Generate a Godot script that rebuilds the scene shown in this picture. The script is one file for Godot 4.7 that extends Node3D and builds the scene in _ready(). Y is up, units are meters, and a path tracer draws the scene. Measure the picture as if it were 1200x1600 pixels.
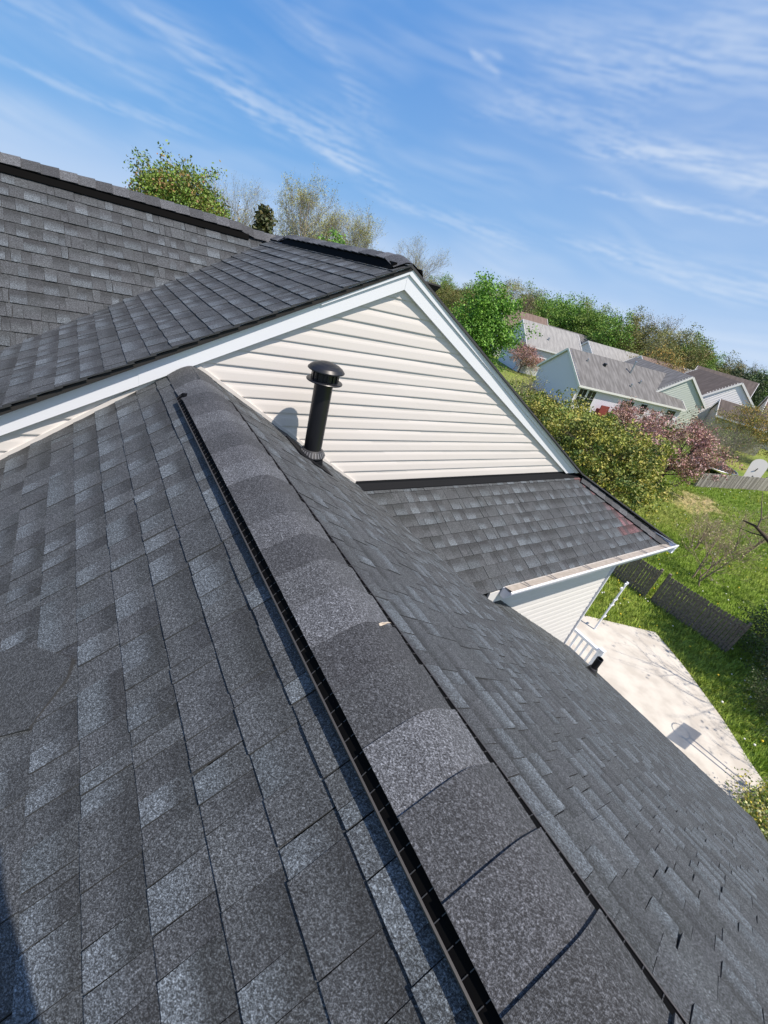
extends Node3D
# A shingled roof with a ridge vent, a Dutch gable, and the neighbourhood beyond. World: x along the gable wall, y up, z from the wall towards the photographer; origin where the near ridge meets the wall.

const GROUND := -7.5
const SLOPE := 0.5823            # 33.36 degrees, near roof
const EXPO := 0.143              # shingle exposure
const HOUSE := Vector3(3.0, GROUND, -1.0)

var M := {}
var used := {}

class MB:
	var v := PackedVector3Array()
	var n := PackedVector3Array()
	var t := PackedVector2Array()
	var c := PackedColorArray()
	var col := Color.WHITE
	func vert(p: Vector3, nn: Vector3, uv: Vector2, k: Color) -> void:
		v.append(p); n.append(nn); t.append(uv); c.append(k)
	# corners counter-clockwise seen from outside
	func quad(a: Vector3, b: Vector3, d: Vector3, e: Vector3, k = null, ua := Vector2.ZERO, ub := Vector2.ZERO, ud := Vector2.ZERO, ue := Vector2.ZERO) -> void:
		var kk: Color = col if k == null else k
		var nn := (b - a).cross(e - a)
		if nn.length_squared() < 1e-14:
			nn = (d - b).cross(e - b)
		nn = nn.normalized()
		vert(a, nn, ua, kk); vert(d, nn, ud, kk); vert(b, nn, ub, kk)
		vert(a, nn, ua, kk); vert(e, nn, ue, kk); vert(d, nn, ud, kk)
	func quadn(a: Vector3, b: Vector3, d: Vector3, e: Vector3, na: Vector3, nb: Vector3, nd: Vector3, ne: Vector3, k: Color, ua := Vector2.ZERO, ub := Vector2.ZERO, ud := Vector2.ZERO, ue := Vector2.ZERO) -> void:
		vert(a, na, ua, k); vert(d, nd, ud, k); vert(b, nb, ub, k)
		vert(a, na, ua, k); vert(e, ne, ue, k); vert(d, nd, ud, k)
	func quadc(a: Vector3, b: Vector3, d: Vector3, e: Vector3, low: Color, high: Color, ua: Vector2, ub: Vector2, ud: Vector2, ue: Vector2) -> void:
		var nn := (b - a).cross(e - a).normalized()
		vert(a, nn, ua, low); vert(d, nn, ud, high); vert(b, nn, ub, low)
		vert(a, nn, ua, low); vert(e, nn, ue, high); vert(d, nn, ud, high)
	func tri(a: Vector3, b: Vector3, d: Vector3, k = null) -> void:
		var kk: Color = col if k == null else k
		var nn := (b - a).cross(d - a).normalized()
		vert(a, nn, Vector2.ZERO, kk); vert(d, nn, Vector2.ZERO, kk); vert(b, nn, Vector2.ZERO, kk)
	func box(lo: Vector3, hi: Vector3, x := Transform3D.IDENTITY, k = null) -> void:
		var p := []
		for i in 8:
			p.append(x * Vector3(hi.x if i & 1 else lo.x, hi.y if i & 2 else lo.y, hi.z if i & 4 else lo.z))
		for f in [[4, 5, 7, 6], [1, 0, 2, 3], [5, 1, 3, 7], [0, 4, 6, 2], [6, 7, 3, 2], [0, 1, 5, 4]]:
			var a: Vector3 = p[f[0]]
			var b: Vector3 = p[f[1]]
			var d: Vector3 = p[f[2]]
			var e: Vector3 = p[f[3]]
			quad(a, b, d, e, k, Vector2.ZERO, Vector2(a.distance_to(b), 0), Vector2(a.distance_to(b), a.distance_to(e)), Vector2(0, a.distance_to(e)))
	# box with chamfered long look: a beam between two points
	func beam(a: Vector3, b: Vector3, w: float, h: float, up := Vector3.UP, k = null) -> void:
		var d := (b - a).normalized()
		var s := d.cross(up).normalized()
		var u := s.cross(d).normalized()
		box(Vector3(-w / 2, -h / 2, 0), Vector3(w / 2, h / 2, a.distance_to(b)), Transform3D(Basis(-s, u, d), a), k)
	func tube(path: Array, radii: Array, sides := 8, k = null, capped := true) -> void:
		var kk: Color = col if k == null else k
		var rings := []
		var ref := Vector3(0.31, 0.17, 0.93)
		for i in path.size():
			var d: Vector3 = (path[mini(i + 1, path.size() - 1)] - path[maxi(i - 1, 0)]).normalized()
			var s := d.cross(ref)
			if s.length() < 0.05:
				s = d.cross(Vector3.RIGHT)
			s = s.normalized()
			var u := s.cross(d).normalized()
			var ring := []
			for j in sides:
				var a := TAU * j / sides
				ring.append([path[i] + (s * cos(a) + u * sin(a)) * radii[i], s * cos(a) + u * sin(a)])
			rings.append(ring)
		for i in rings.size() - 1:
			for j in sides:
				var a: Array = rings[i][j]
				var b: Array = rings[i][(j + 1) % sides]
				var d: Array = rings[i + 1][(j + 1) % sides]
				var e: Array = rings[i + 1][j]
				quadn(b[0], a[0], e[0], d[0], b[1], a[1], e[1], d[1], kk, Vector2(j + 1.0, i) * 0.1, Vector2(j, i) * 0.1, Vector2(j, i + 1.0) * 0.1, Vector2(j + 1.0, i + 1.0) * 0.1)
		if capped and sides > 3:
			for j in sides:
				tri(path[0], rings[0][j][0], rings[0][(j + 1) % sides][0], kk)
				tri(path[-1], rings[-1][(j + 1) % sides][0], rings[-1][j][0], kk)
	# profile of (radius, height) turned round y
	func lathe(prof: Array, at: Vector3, sides := 28, k = null) -> void:
		var kk: Color = col if k == null else k
		for i in prof.size() - 1:
			var p: Vector2 = prof[i]
			var q: Vector2 = prof[i + 1]
			var sl := Vector2(q.y - p.y, p.x - q.x).normalized()
			for j in sides:
				var a := TAU * j / sides
				var b := TAU * (j + 1) / sides
				var ca := Vector3(cos(a), 0, sin(a))
				var cb := Vector3(cos(b), 0, sin(b))
				var na := ca * sl.x + Vector3(0, sl.y, 0)
				var nb := cb * sl.x + Vector3(0, sl.y, 0)
				quadn(at + cb * p.x + Vector3(0, p.y, 0), at + ca * p.x + Vector3(0, p.y, 0), at + ca * q.x + Vector3(0, q.y, 0), at + cb * q.x + Vector3(0, q.y, 0), nb, na, na, nb, kk)
	func done() -> ArrayMesh:
		var a := []
		a.resize(Mesh.ARRAY_MAX)
		a[Mesh.ARRAY_VERTEX] = v
		a[Mesh.ARRAY_NORMAL] = n
		a[Mesh.ARRAY_TEX_UV] = t
		a[Mesh.ARRAY_COLOR] = c
		var m := ArrayMesh.new()
		m.add_surface_from_arrays(Mesh.PRIMITIVE_TRIANGLES, a)
		return m

func lin(r: float, g: float, b: float) -> Color:
	return Color(r, g, b).linear_to_srgb()

func mat(c: Color, rough := 0.8, tinted := false) -> StandardMaterial3D:
	var m := StandardMaterial3D.new()
	m.albedo_color = c.linear_to_srgb()
	m.roughness = rough
	m.vertex_color_use_as_albedo = tinted
	return m

func numbered(called: String) -> String:
	if not used.has(called):
		used[called] = 0
		return called
	used[called] += 1
	return "%s_%03d" % [called, used[called]]

func tag(o: Node, label: String, category: String, group := "") -> Node:
	o.set_meta("label", label)
	o.set_meta("category", category)
	if group:
		o.set_meta("group", group)
	return o

func thing(called: String, label: String, category: String, at := Vector3.ZERO, turn := 0.0, group := "") -> Node3D:
	var o := Node3D.new()
	o.name = numbered(called)
	add_child(o)
	o.position = at
	o.rotation.y = turn
	tag(o, label, category, group)
	return o

func part(called: String, mesh: Mesh, m: Material, parent: Node3D, x := Transform3D.IDENTITY) -> MeshInstance3D:
	var o := MeshInstance3D.new()
	o.name = called
	o.mesh = mesh
	o.material_override = m
	o.transform = x
	parent.add_child(o, true)
	return o

func holder(called: String, parent: Node3D, at := Vector3.ZERO) -> Node3D:
	var o := Node3D.new()
	o.name = called
	o.position = at
	parent.add_child(o, true)
	return o

func setting(called: String, mesh: Mesh, m: Material) -> MeshInstance3D:
	var o := MeshInstance3D.new()
	o.name = numbered(called)
	o.mesh = mesh
	o.material_override = m
	o.set_meta("kind", "structure")
	add_child(o)
	return o

func copy(o: Node3D, at: Vector3, turn := 0.0, size := 1.0, label := "") -> Node3D:
	var r: Node3D = o.duplicate()
	r.name = numbered(String(o.name).rstrip("0123456789").trim_suffix("_"))
	add_child(r)
	r.position = at
	r.rotation.y = turn
	r.scale = Vector3.ONE * size
	if label:
		r.set_meta("label", label)
	return r

# ---------------------------------------------------------------- textures
func speckle(side: int, sd: int, lo: float, hi: float, power: float, soft: float) -> ImageTexture:
	var rng := RandomNumberGenerator.new()
	rng.seed = sd
	var a := PackedFloat32Array()
	a.resize(side * side)
	for i in side * side:
		a[i] = rng.randf()
	var out := PackedByteArray()
	out.resize(side * side)
	for y in side:
		var y1 := ((y + 1) % side) * side
		var y2 := ((y + 2) % side) * side
		for x in side:
			var x1 := (x + 1) % side
			var x2 := (x + 2) % side
			var fine := a[y * side + x]
			var wide := (a[y * side + x1] + a[y1 + x] + a[y1 + x1] + a[y2 + x] + a[y2 + x2] + a[y * side + x2] + a[y1 + x2] + a[y2 + x1]) / 8.0
			var s := clampf((fine - 0.5) * (1.0 - soft) + (wide - 0.5) * 2.6 * soft + 0.5, 0.0, 1.0)
			out[y * side + x] = int(255.0 * clampf(lo + (hi - lo) * pow(s, power), 0.0, 1.0))
	var im := Image.create_from_data(side, side, false, Image.FORMAT_L8, out)
	im.convert(Image.FORMAT_RGB8)
	return ImageTexture.create_from_image(im)

func mottled(side: int, freq: float, sd: int, stops: Array, oct := 5) -> NoiseTexture2D:
	var t := NoiseTexture2D.new()
	t.width = side
	t.height = side
	t.seamless = true
	var f := FastNoiseLite.new()
	f.seed = sd
	f.frequency = freq
	f.fractal_octaves = oct
	t.noise = f
	var g := Gradient.new()
	var offs := PackedFloat32Array()
	var cols := PackedColorArray()
	for s in stops:
		offs.append(s[0])
		cols.append((s[1] as Color).linear_to_srgb())
	g.offsets = offs
	g.colors = cols
	t.color_ramp = g
	return t

func tri_mat(tex: Texture2D, metres: float, rough := 0.9, c := Color.WHITE) -> StandardMaterial3D:
	var m := StandardMaterial3D.new()
	m.albedo_color = c.linear_to_srgb()
	m.albedo_texture = tex
	m.uv1_triplanar = true
	m.uv1_world_triplanar = true
	m.uv1_scale = Vector3.ONE / metres
	m.roughness = rough
	return m

func grey(k: float) -> Color:
	return Color(k, k, k)

func materials() -> void:
	var gran := speckle(512, 7, 0.20, 1.0, 1.6, 0.26)
	var sh := StandardMaterial3D.new()      # asphalt granules: tone per tab from the vertex colours
	sh.vertex_color_use_as_albedo = true
	sh.albedo_texture = gran
	sh.uv1_scale = Vector3(1.0 / 0.56, 1.0 / 0.56, 1)
	sh.roughness = 0.86
	sh.heightmap_enabled = true
	sh.heightmap_texture = gran
	sh.heightmap_scale = 0.12
	M.shingle = sh
	M.deck = mat(grey(0.02), 0.95)
	M.vent = mat(Color(0.002, 0.002, 0.0022), 0.8)
	M.vent.metallic_specular = 0.2
	M.vent_lip = mat(Color(0.04, 0.04, 0.042), 0.6)
	M.flash = mat(Color(0.008, 0.009, 0.011), 0.75)
	M.flash.metallic_specular = 0.25
	M.siding = mat(Color(0.665, 0.635, 0.605), 0.5)
	M.siding_white = mat(Color(0.72, 0.71, 0.69), 0.55)
	M.trim = mat(Color(0.755, 0.785, 0.835), 0.34)
	M.trim_plain = mat(Color(0.72, 0.72, 0.71), 0.5)
	M.guard = tri_mat(mottled(256, 0.03, 4, [[0.3, Color(0.33, 0.295, 0.25)], [0.7, Color(0.40, 0.36, 0.31)]]), 0.6, 0.9)
	M.pipe = mat(Color(0.010, 0.011, 0.014), 0.36)
	M.rubber = mat(Color(0.035, 0.036, 0.04), 0.5)
	M.metal = mat(Color(0.45, 0.46, 0.48), 0.4)
	M.metal.metallic = 0.8
	M.bark = mat(Color(1, 1, 1), 0.95, true)
	var lf := mat(Color(1, 1, 1), 0.6, true)
	lf.backlight_enabled = true
	lf.backlight = Color(0.26, 0.30, 0.14)
	M.leaf = lf
	M.paint = mat(Color(1, 1, 1), 0.7, true)
	M.concrete = tri_mat(mottled(512, 0.012, 21, [[0.25, Color(0.44, 0.41, 0.355)], [0.5, Color(0.50, 0.47, 0.41)], [0.8, Color(0.55, 0.52, 0.455)]], 6), 5.0, 0.85)
	M.asphalt = tri_mat(mottled(256, 0.05, 5, [[0.2, grey(0.16)], [0.8, grey(0.22)]]), 3.0)
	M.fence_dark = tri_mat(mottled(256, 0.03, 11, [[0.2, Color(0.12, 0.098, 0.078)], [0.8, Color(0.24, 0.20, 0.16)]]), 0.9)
	M.fence_pale2 = tri_mat(mottled(256, 0.03, 13, [[0.2, Color(0.27, 0.25, 0.22)], [0.8, Color(0.44, 0.42, 0.38)]]), 0.9)
	M.fence_pale3 = tri_mat(mottled(256, 0.03, 14, [[0.2, Color(0.13, 0.12, 0.105)], [0.8, Color(0.25, 0.23, 0.20)]]), 0.9)
	M.fence_pale = tri_mat(mottled(256, 0.03, 12, [[0.2, Color(0.20, 0.185, 0.16)], [0.8, Color(0.36, 0.34, 0.30)]]), 0.9)
	M.glass = mat(Color(0.015, 0.018, 0.022), 0.08)
	M.lawn = StandardMaterial3D.new()
	M.lawn.vertex_color_use_as_albedo = true
	M.lawn.albedo_texture = mottled(1024, 0.022, 3, [[0.15, Color(0.22, 0.26, 0.16)], [0.45, Color(0.55, 0.60, 0.42)], [0.62, Color(0.78, 0.82, 0.60)], [0.85, Color(1.0, 1.0, 0.85)]], 6)
	M.lawn.uv1_triplanar = true
	M.lawn.uv1_world_triplanar = true
	M.lawn.uv1_scale = Vector3.ONE / 6.0
	M.lawn.roughness = 0.95
# ---------------------------------------------------------------- air and sun
# cirrus streaks: azimuth and height of the two ends in degrees, half-width in degrees, strength
const STREAKS := [[10.1, 11.3, 28.9, 7.4, 0.75, 0.55], [5.3, 13.4, 17.7, 9.7, 1.3, 0.38], [-3.7, 6.7, 10.2, 6.2, 0.5, 0.34], [29.8, 6.5, 46.6, 5.1, 0.9, 0.30], [35.2, 18.9, 38.2, 18.1, 0.5, 0.6],
	[51.6, 11.6, 68.8, 12.1, 0.45, 0.55], [50.5, 14.4, 66.9, 15.1, 1.4, 0.50], [16.9, 11.3, 26.4, 8.7, 1.7, 0.30], [38.2, 15.2, 52.9, 16.8, 2.2, 0.26], [41.5, 20.9, 66.2, 20.8, 3.2, 0.34], [-12.8, 11.0, 10.2, 8.8, 1.2, 0.26],
	[51.9, 6.3, 74.0, 6.8, 1.6, 0.34], [19.1, 16.9, 28.5, 11.6, 1.5, 0.22], [-40.0, 14.0, -18.0, 11.0, 1.5, 0.4], [85.0, 12.0, 110.0, 14.0, 1.8, 0.45], [100.0, 24.0, 140.0, 22.0, 2.0, 0.4], [150.0, 12.0, 180.0, 14.0, 1.6, 0.4], [-140.0, 15.0, -110.0, 13.0, 1.6, 0.4], [-90.0, 22.0, -60.0, 20.0, 1.8, 0.35]]

func sky_image() -> Image:
	var w := 2048
	var h := 1024
	var im := Image.create(w, h, false, Image.FORMAT_RGBF)
	var a := FastNoiseLite.new()
	a.seed = 5; a.frequency = 0.35; a.fractal_octaves = 4
	var b := FastNoiseLite.new()
	b.seed = 9; b.frequency = 0.06; b.fractal_octaves = 3
	var fib := FastNoiseLite.new()
	fib.seed = 31; fib.frequency = 0.62; fib.fractal_octaves = 4
	var horizon := Color(0.37, 0.50, 0.70)
	var low := Color(0.155, 0.345, 0.64)
	var mid := Color(0.072, 0.235, 0.565)
	var top := Color(0.14, 0.225, 0.52)
	for y in h:
		var el := 90.0 - 180.0 * (y + 0.5) / h
		if el < -4.0:
			im.fill_rect(Rect2i(0, y, w, 1), Color(0.16, 0.17, 0.14))
			continue
		var e := maxf(el, 0.0)
		var base := horizon.lerp(low, smoothstep(0.0, 7.0, e)).lerp(mid, smoothstep(4.0, 20.0, e)).lerp(top, smoothstep(22.0, 60.0, e))
		for x in w:
			var az := 360.0 * (x + 0.5) / w
			if az > 180.0:
				az -= 360.0
			var k := base
			# thin even veil thickening towards the right-hand part of the sky, as high cirrus does
			var veil := 0.0
			if el > -1.0 and el < 75.0:
				var sx := cos(deg_to_rad(az)) * 40.0
				var sz := sin(deg_to_rad(az)) * 40.0
				var bend := b.get_noise_3d(sx * 0.5, sz * 0.5, e * 0.6) * 5.0
				var f1 := a.get_noise_3d(sx * 0.22, sz * 0.22, (e + bend + az * 0.05) * 2.0)
				var f2 := b.get_noise_3d(sx * 1.2, sz * 1.2, e * 3.0)
				veil = clampf(f2 * 0.9 + 0.22, 0.0, 1.0) * clampf(f1 * 1.1 + 0.5, 0.0, 1.0) * 0.40
				var fibre := clampf(fib.get_noise_3d(sx * 0.35, sz * 0.35, (e + bend * 0.25 + az * 0.07) * 4.0) * 1.5 + 0.58, 0.05, 1.0)
				for s in STREAKS:
					if az < s[0] - 0.36 * (s[2] - s[0]) or az > s[2] + 0.36 * (s[2] - s[0]) or absf(e - (s[1] + s[3]) * 0.5) > 9.0:
						continue
					var t := clampf((az - s[0]) / (s[2] - s[0]), -0.35, 1.35)
					var mid_e: float = lerpf(s[1], s[3], t) + sin(t * 5.0 + s[0]) * s[4] * 0.35 + bend * 0.12
					var dd: float = (e - mid_e) / (s[4] * (0.55 + 0.75 * t))
					# one side of a streak is sharp, the other trails away
					var across := exp(-dd * dd * (2.2 if dd < 0.0 else 0.55))
					veil = maxf(veil, veil * 0.5 + s[5] * across * smoothstep(-0.3, 0.15, t) * (1.0 - smoothstep(0.75, 1.3, t)) * fibre * 0.98)
			# thin high cloud is brighter on the side of the sky where the sun stands
			var from_sun := absf(wrapf(az - 159.0, -180.0, 180.0))
			veil = veil * 0.82 + 0.02 + 0.34 * smoothstep(150.0, 60.0, from_sun)
			veil = clampf(veil, 0.0, 0.85)
			k = k.lerp(Color(0.62, 0.68, 0.76), veil)
			im.set_pixel(x, y, k)
	return im

func air_and_sun() -> void:
	var cam := Camera3D.new()
	cam.name = "camera"
	cam.transform = Transform3D(Basis(Vector3(0.827926, 0.241627, 0.506118), Vector3(0.081686, 0.840856, -0.535059), Vector3(-0.554857, 0.484332, 0.676429)).orthonormalized(), Vector3(-0.593912, 0.868679, 3.210053))
	cam.fov = 101.136
	cam.near = 0.05
	cam.far = 2500.0
	add_child(cam)
	cam.current = true
	var we := WorldEnvironment.new()
	we.name = "air"
	var env := Environment.new()
	env.background_mode = Environment.BG_SKY
	var sky := Sky.new()
	var pano := PanoramaSkyMaterial.new()
	pano.panorama = ImageTexture.create_from_image(sky_image())
	sky.sky_material = pano
	env.sky = sky
	env.background_energy_multiplier = 1.0
	env.tonemap_mode = Environment.TONE_MAPPER_LINEAR
	env.tonemap_exposure = 1.28
	env.sdfgi_enabled = true
	env.ssao_enabled = true
	env.ssil_enabled = true
	we.environment = env
	add_child(we)
	var sun := DirectionalLight3D.new()
	sun.name = "sun"
	sun.light_energy = 1.5
	sun.light_color = Color(1.0, 0.952, 0.90)
	sun.light_angular_distance = 0.53
	sun.shadow_enabled = true
	add_child(sun)
	sun.look_at_from_position(Vector3(0.38, 1.95, 1.0) * 20.0, Vector3.ZERO, Vector3.RIGHT)
# ---------------------------------------------------------------- shingles
var strips := []
var red_strips := []

func tone(rng: RandomNumberGenerator, reddish := 0.0) -> Color:
	var k := rng.randf_range(0.235, 0.32)
	var c := Color(k * 0.90, k * 1.01, k * 1.12)
	return c.lerp(Color(k * 2.1, k * 0.78, k * 0.8), reddish)

# one laminated shingle: x along the course, y up the slope from its butt, z out of the roof
func strip_mesh(rng: RandomNumberGenerator, length: float, red_from := 9.0, red_to := 9.0, top := 0.178) -> ArrayMesh:
	var b := MB.new()
	var off := Vector2(rng.randf(), rng.randf()) * 5.0
	var x := 0.0008
	var end := length - 0.0008
	var tab := rng.randf() < 0.6
	var lift := rng.randf_range(-0.001, 0.0015)
	while x < end - 0.001:
		var wide := rng.randf_range(0.06, 0.17) if tab else rng.randf_range(0.045, 0.12)
		var x1 := minf(x + wide, end)
		if end - x1 < 0.03:
			x1 = end
		var k := tone(rng, 0.6 if x > red_from and x < red_to else 0.0)
		if not tab:
			k = k.lerp(Color(0.20, 0.225, 0.25), 0.5)
		var z0 := (0.0 if tab else -0.0022) + lift + rng.randf_range(-0.0008, 0.0012)
		var y0 := rng.randf_range(-0.0025, 0.0025)
		var fan := 0.006 if tab else 0.0
		var xa := x + fan * rng.randf()
		var xb := x1 - fan * rng.randf()
		var f := func(px: float, py: float) -> Vector2: return Vector2(px, py) + off
		# the granules are blended in bands, light at the butt and dark above
		var rows := [y0, minf(EXPO * rng.randf_range(0.16, 0.40), top * 0.35), minf(EXPO * rng.randf_range(0.60, 0.86), top * 0.75), top]
		var zt := z0 - 0.0105
		# some tabs carry pale granules at the butt, some a dark band above, as the photograph shows
		var foot := k
		if rng.randf() < (0.50 if tab else 0.22):
			var pale := rng.randf_range(1.25, 1.65)
			foot = Color(k.r * pale * 0.96, k.g * pale * 1.01, k.b * pale * 1.04)
		var upper := k * (rng.randf_range(0.50, 0.66) if rng.randf() < 0.55 else rng.randf_range(0.82, 1.0))
		var bands := [foot, foot, upper, upper]
		for r in 3:
			var ra: float = rows[r]
			var rb: float = rows[r + 1]
			var za := z0 - 0.0105 * maxf(ra, 0.0) / top
			var zb := z0 - 0.0105 * rb / top
			var la := lerpf(xa, x, r / 3.0)
			var lb := lerpf(xa, x, (r + 1) / 3.0)
			var ha := lerpf(xb, x1, r / 3.0)
			var hb := lerpf(xb, x1, (r + 1) / 3.0)
			b.quadc(Vector3(la, ra, za), Vector3(ha, ra, za), Vector3(hb, rb, zb), Vector3(lb, rb, zb), bands[r], bands[r + 1], f.call(la, ra), f.call(ha, ra), f.call(hb, rb), f.call(lb, rb))
		var dark := k * 0.8
		b.quad(Vector3(xa, y0, -0.022), Vector3(xb, y0, -0.022), Vector3(xb, y0, z0), Vector3(xa, y0, z0), dark, f.call(xa, 0.0), f.call(xb, 0.0), f.call(xb, 0.01), f.call(xa, 0.01))
		b.quad(Vector3(x, top, zt - 0.009), Vector3(xa, y0, z0 - 0.009), Vector3(xa, y0, z0), Vector3(x, top, zt), k * 0.8)
		b.quad(Vector3(xb, y0, z0 - 0.009), Vector3(x1, top, zt - 0.009), Vector3(x1, top, zt), Vector3(xb, y0, z0), k * 0.8)
		x = x1
		tab = not tab
	return b.done()

# lays courses; lo and hi give, for a course's distance down the slope, where it starts and ends along U
func lay(slope: Node3D, o: Vector3, v: Vector3, nrm: Vector3, t0: float, k0: int, k1: int, lo: Callable, hi: Callable, sd: int, red := false) -> void:
	var rng := RandomNumberGenerator.new()
	rng.seed = sd
	var u := v.cross(nrm)
	for k in range(k0, k1 + 1):
		var t := t0 + k * EXPO
		var a: float = lo.call(t)
		var z: float = hi.call(t)
		var at := a - rng.randf_range(0.05, 0.95)
		while at < z - 0.01:
			var s := maxf(at, a)
			var e := minf(at + 1.0, z)
			if e - s > 0.03:
				var mesh: Mesh
				if red and z - e < 0.35:
					mesh = strip_mesh(rng, e - s, e - s - (0.42 if k > 4 and k < 9 else 0.2), e - s - 0.11)
				elif t < 0.178:
					mesh = strip_mesh(rng, e - s, 9.0, 9.0, t - 0.004)
				elif e - s > 0.999:
					mesh = strips[rng.randi() % strips.size()]
				else:
					mesh = strip_mesh(rng, e - s)
				var tilt := rng.randf_range(-0.0016, 0.0016)
				var p := o - v * t + u * s + nrm * rng.randf_range(-0.001, 0.001)
				var x := Transform3D(Basis(u, v, nrm), p) * Transform3D(Basis(Vector3(0, 0, 1), tilt), Vector3.ZERO)
				part("shingle", mesh, M.shingle, slope, x)
			at += 1.0

func slab(o: Vector3, u: Vector3, v: Vector3, nrm: Vector3, corners: Array, below := 0.024, thick := 0.03) -> ArrayMesh:
	var b := MB.new()
	var up := []
	var dn := []
	for q in corners:
		up.append(o + u * q.x - v * q.y - nrm * below)
		dn.append(o + u * q.x - v * q.y - nrm * (below + thick))
	var flip: bool = ((up[1] - up[0]) as Vector3).cross(up[2] - up[0]).dot(nrm) < 0.0
	if flip:
		up.reverse()
		dn.reverse()
	for i in range(1, up.size() - 1):
		b.tri(up[0], up[i], up[i + 1])
		b.tri(dn[0], dn[i + 1], dn[i])
	for i in up.size():
		var j: int = (i + 1) % up.size()
		b.quad(dn[i], dn[j], up[j], up[i])
	return b.done()

func prism(poly: Array, z0: float, z1: float, b: MB = null) -> MB:
	if b == null:
		b = MB.new()
	var area := 0.0
	for i in poly.size():
		area += (poly[i] as Vector2).cross(poly[(i + 1) % poly.size()])
	var p := poly.duplicate()
	if area < 0.0:
		p.reverse()
	for i in range(1, p.size() - 1):
		b.tri(Vector3(p[0].x, p[0].y, z1), Vector3(p[i].x, p[i].y, z1), Vector3(p[i + 1].x, p[i + 1].y, z1))
		b.tri(Vector3(p[0].x, p[0].y, z0), Vector3(p[i + 1].x, p[i + 1].y, z0), Vector3(p[i].x, p[i].y, z0))
	for i in p.size():
		var a: Vector2 = p[i]
		var d: Vector2 = p[(i + 1) % p.size()]
		b.quad(Vector3(a.x, a.y, z0), Vector3(d.x, d.y, z0), Vector3(d.x, d.y, z1), Vector3(a.x, a.y, z1))
	return b

# ---------------------------------------------------------------- ridge caps: profile across the ridge, pieces along local z; the butt of each piece is at its low-z end
func smooth_profile(p: Array) -> Array:
	var out := []
	for i in p.size() - 1:
		var a: Vector2 = p[maxi(i - 1, 0)]
		var b: Vector2 = p[i]
		var c: Vector2 = p[i + 1]
		var d: Vector2 = p[mini(i + 2, p.size() - 1)]
		for j in 3:
			out.append(b.cubic_interpolate(c, a, d, j / 3.0))
	out.append(p[-1])
	return out

func cap_mesh(pr0: Array, pr1: Array, length: float, k: Color, rng: RandomNumberGenerator, sag := 0.0) -> ArrayMesh:
	var b := MB.new()
	var off := Vector2(rng.randf(), rng.randf()) * 5.0
	var rows := [0.0, 0.5, 1.0]
	var nn := pr0.size()
	var pos := []
	var nor := []
	for r in rows:
		var line := []
		var ln := []
		for i in nn:
			var q: Vector2 = (pr0[i] as Vector2).lerp(pr1[i], r)
			var pa: Vector2 = (pr0[maxi(i - 1, 0)] as Vector2).lerp(pr1[maxi(i - 1, 0)], r)
			var pb: Vector2 = (pr0[mini(i + 1, nn - 1)] as Vector2).lerp(pr1[mini(i + 1, nn - 1)], r)
			var tg := (pb - pa).normalized()
			var nm := Vector3(-tg.y, tg.x, 0)
			var o: float = lerpf(0.0075, -0.002, r) + sag * sin(PI * i / (nn - 1.0)) * (1.0 - r)
			line.append(Vector3(q.x, q.y, r * length) + nm * o)
			ln.append(nm)
		pos.append(line)
		nor.append(ln)
	for r in 2:
		for i in nn - 1:
			var uv := func(ii: int, rr: int) -> Vector2: return Vector2(pos[rr][ii].x * 1.12, pos[rr][ii].z) + off
			b.quadn(pos[r][i], pos[r + 1][i], pos[r + 1][i + 1], pos[r][i + 1], nor[r][i], nor[r + 1][i], nor[r + 1][i + 1], nor[r][i + 1], k, uv.call(i, r), uv.call(i, r + 1), uv.call(i + 1, r + 1), uv.call(i + 1, r))
	var dark := k * 0.7
	for i in nn - 1:     # butt
		b.quad(pos[0][i], pos[0][i + 1], pos[0][i + 1] - nor[0][i + 1] * 0.006, pos[0][i] - nor[0][i] * 0.006, dark)
	for r in 2:          # long edges
		b.quad(pos[r][0] - nor[r][0] * 0.006, pos[r + 1][0] - nor[r + 1][0] * 0.006, pos[r + 1][0], pos[r][0], dark)
		b.quad(pos[r + 1][nn - 1] - nor[r + 1][nn - 1] * 0.006, pos[r][nn - 1] - nor[r][nn - 1] * 0.006, pos[r][nn - 1], pos[r + 1][nn - 1], dark)
	return b.done()

var cap_step := 0

func cap_tone(rng: RandomNumberGenerator) -> Color:
	# pale and dark pieces in turn, as they lie on the near ridge
	var steps := [0.24, 0.21, 0.35, 0.28, 0.19, 0.24, 0.37, 0.26, 0.19, 0.31, 0.37, 0.21, 0.24, 0.34, 0.19, 0.31, 0.39, 0.19, 0.21, 0.42, 0.235, 0.25, 0.205, 0.30, 0.23, 0.30, 0.21, 0.26]
	var k: float = steps[cap_step % steps.size()] * rng.randf_range(0.96, 1.04)
	cap_step += 1
	return Color(k * 0.94, k * 1.0, k * 1.10)

func caps(ridge: Node3D, x: Transform3D, start: float, step: float, count: int, prof: Callable, sd: int) -> void:
	var rng := RandomNumberGenerator.new()
	rng.seed = sd
	cap_step = 0
	for i in count:
		var z := start + step * i
		var m := cap_mesh(prof.call(z), prof.call(z + step * 1.16), step * 1.16, cap_tone(rng), rng, rng.randf_range(-0.001, 0.002))
		part("ridge_cap", m, M.shingle, ridge, x * Transform3D(Basis(), Vector3(0, 0, z)))

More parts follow.
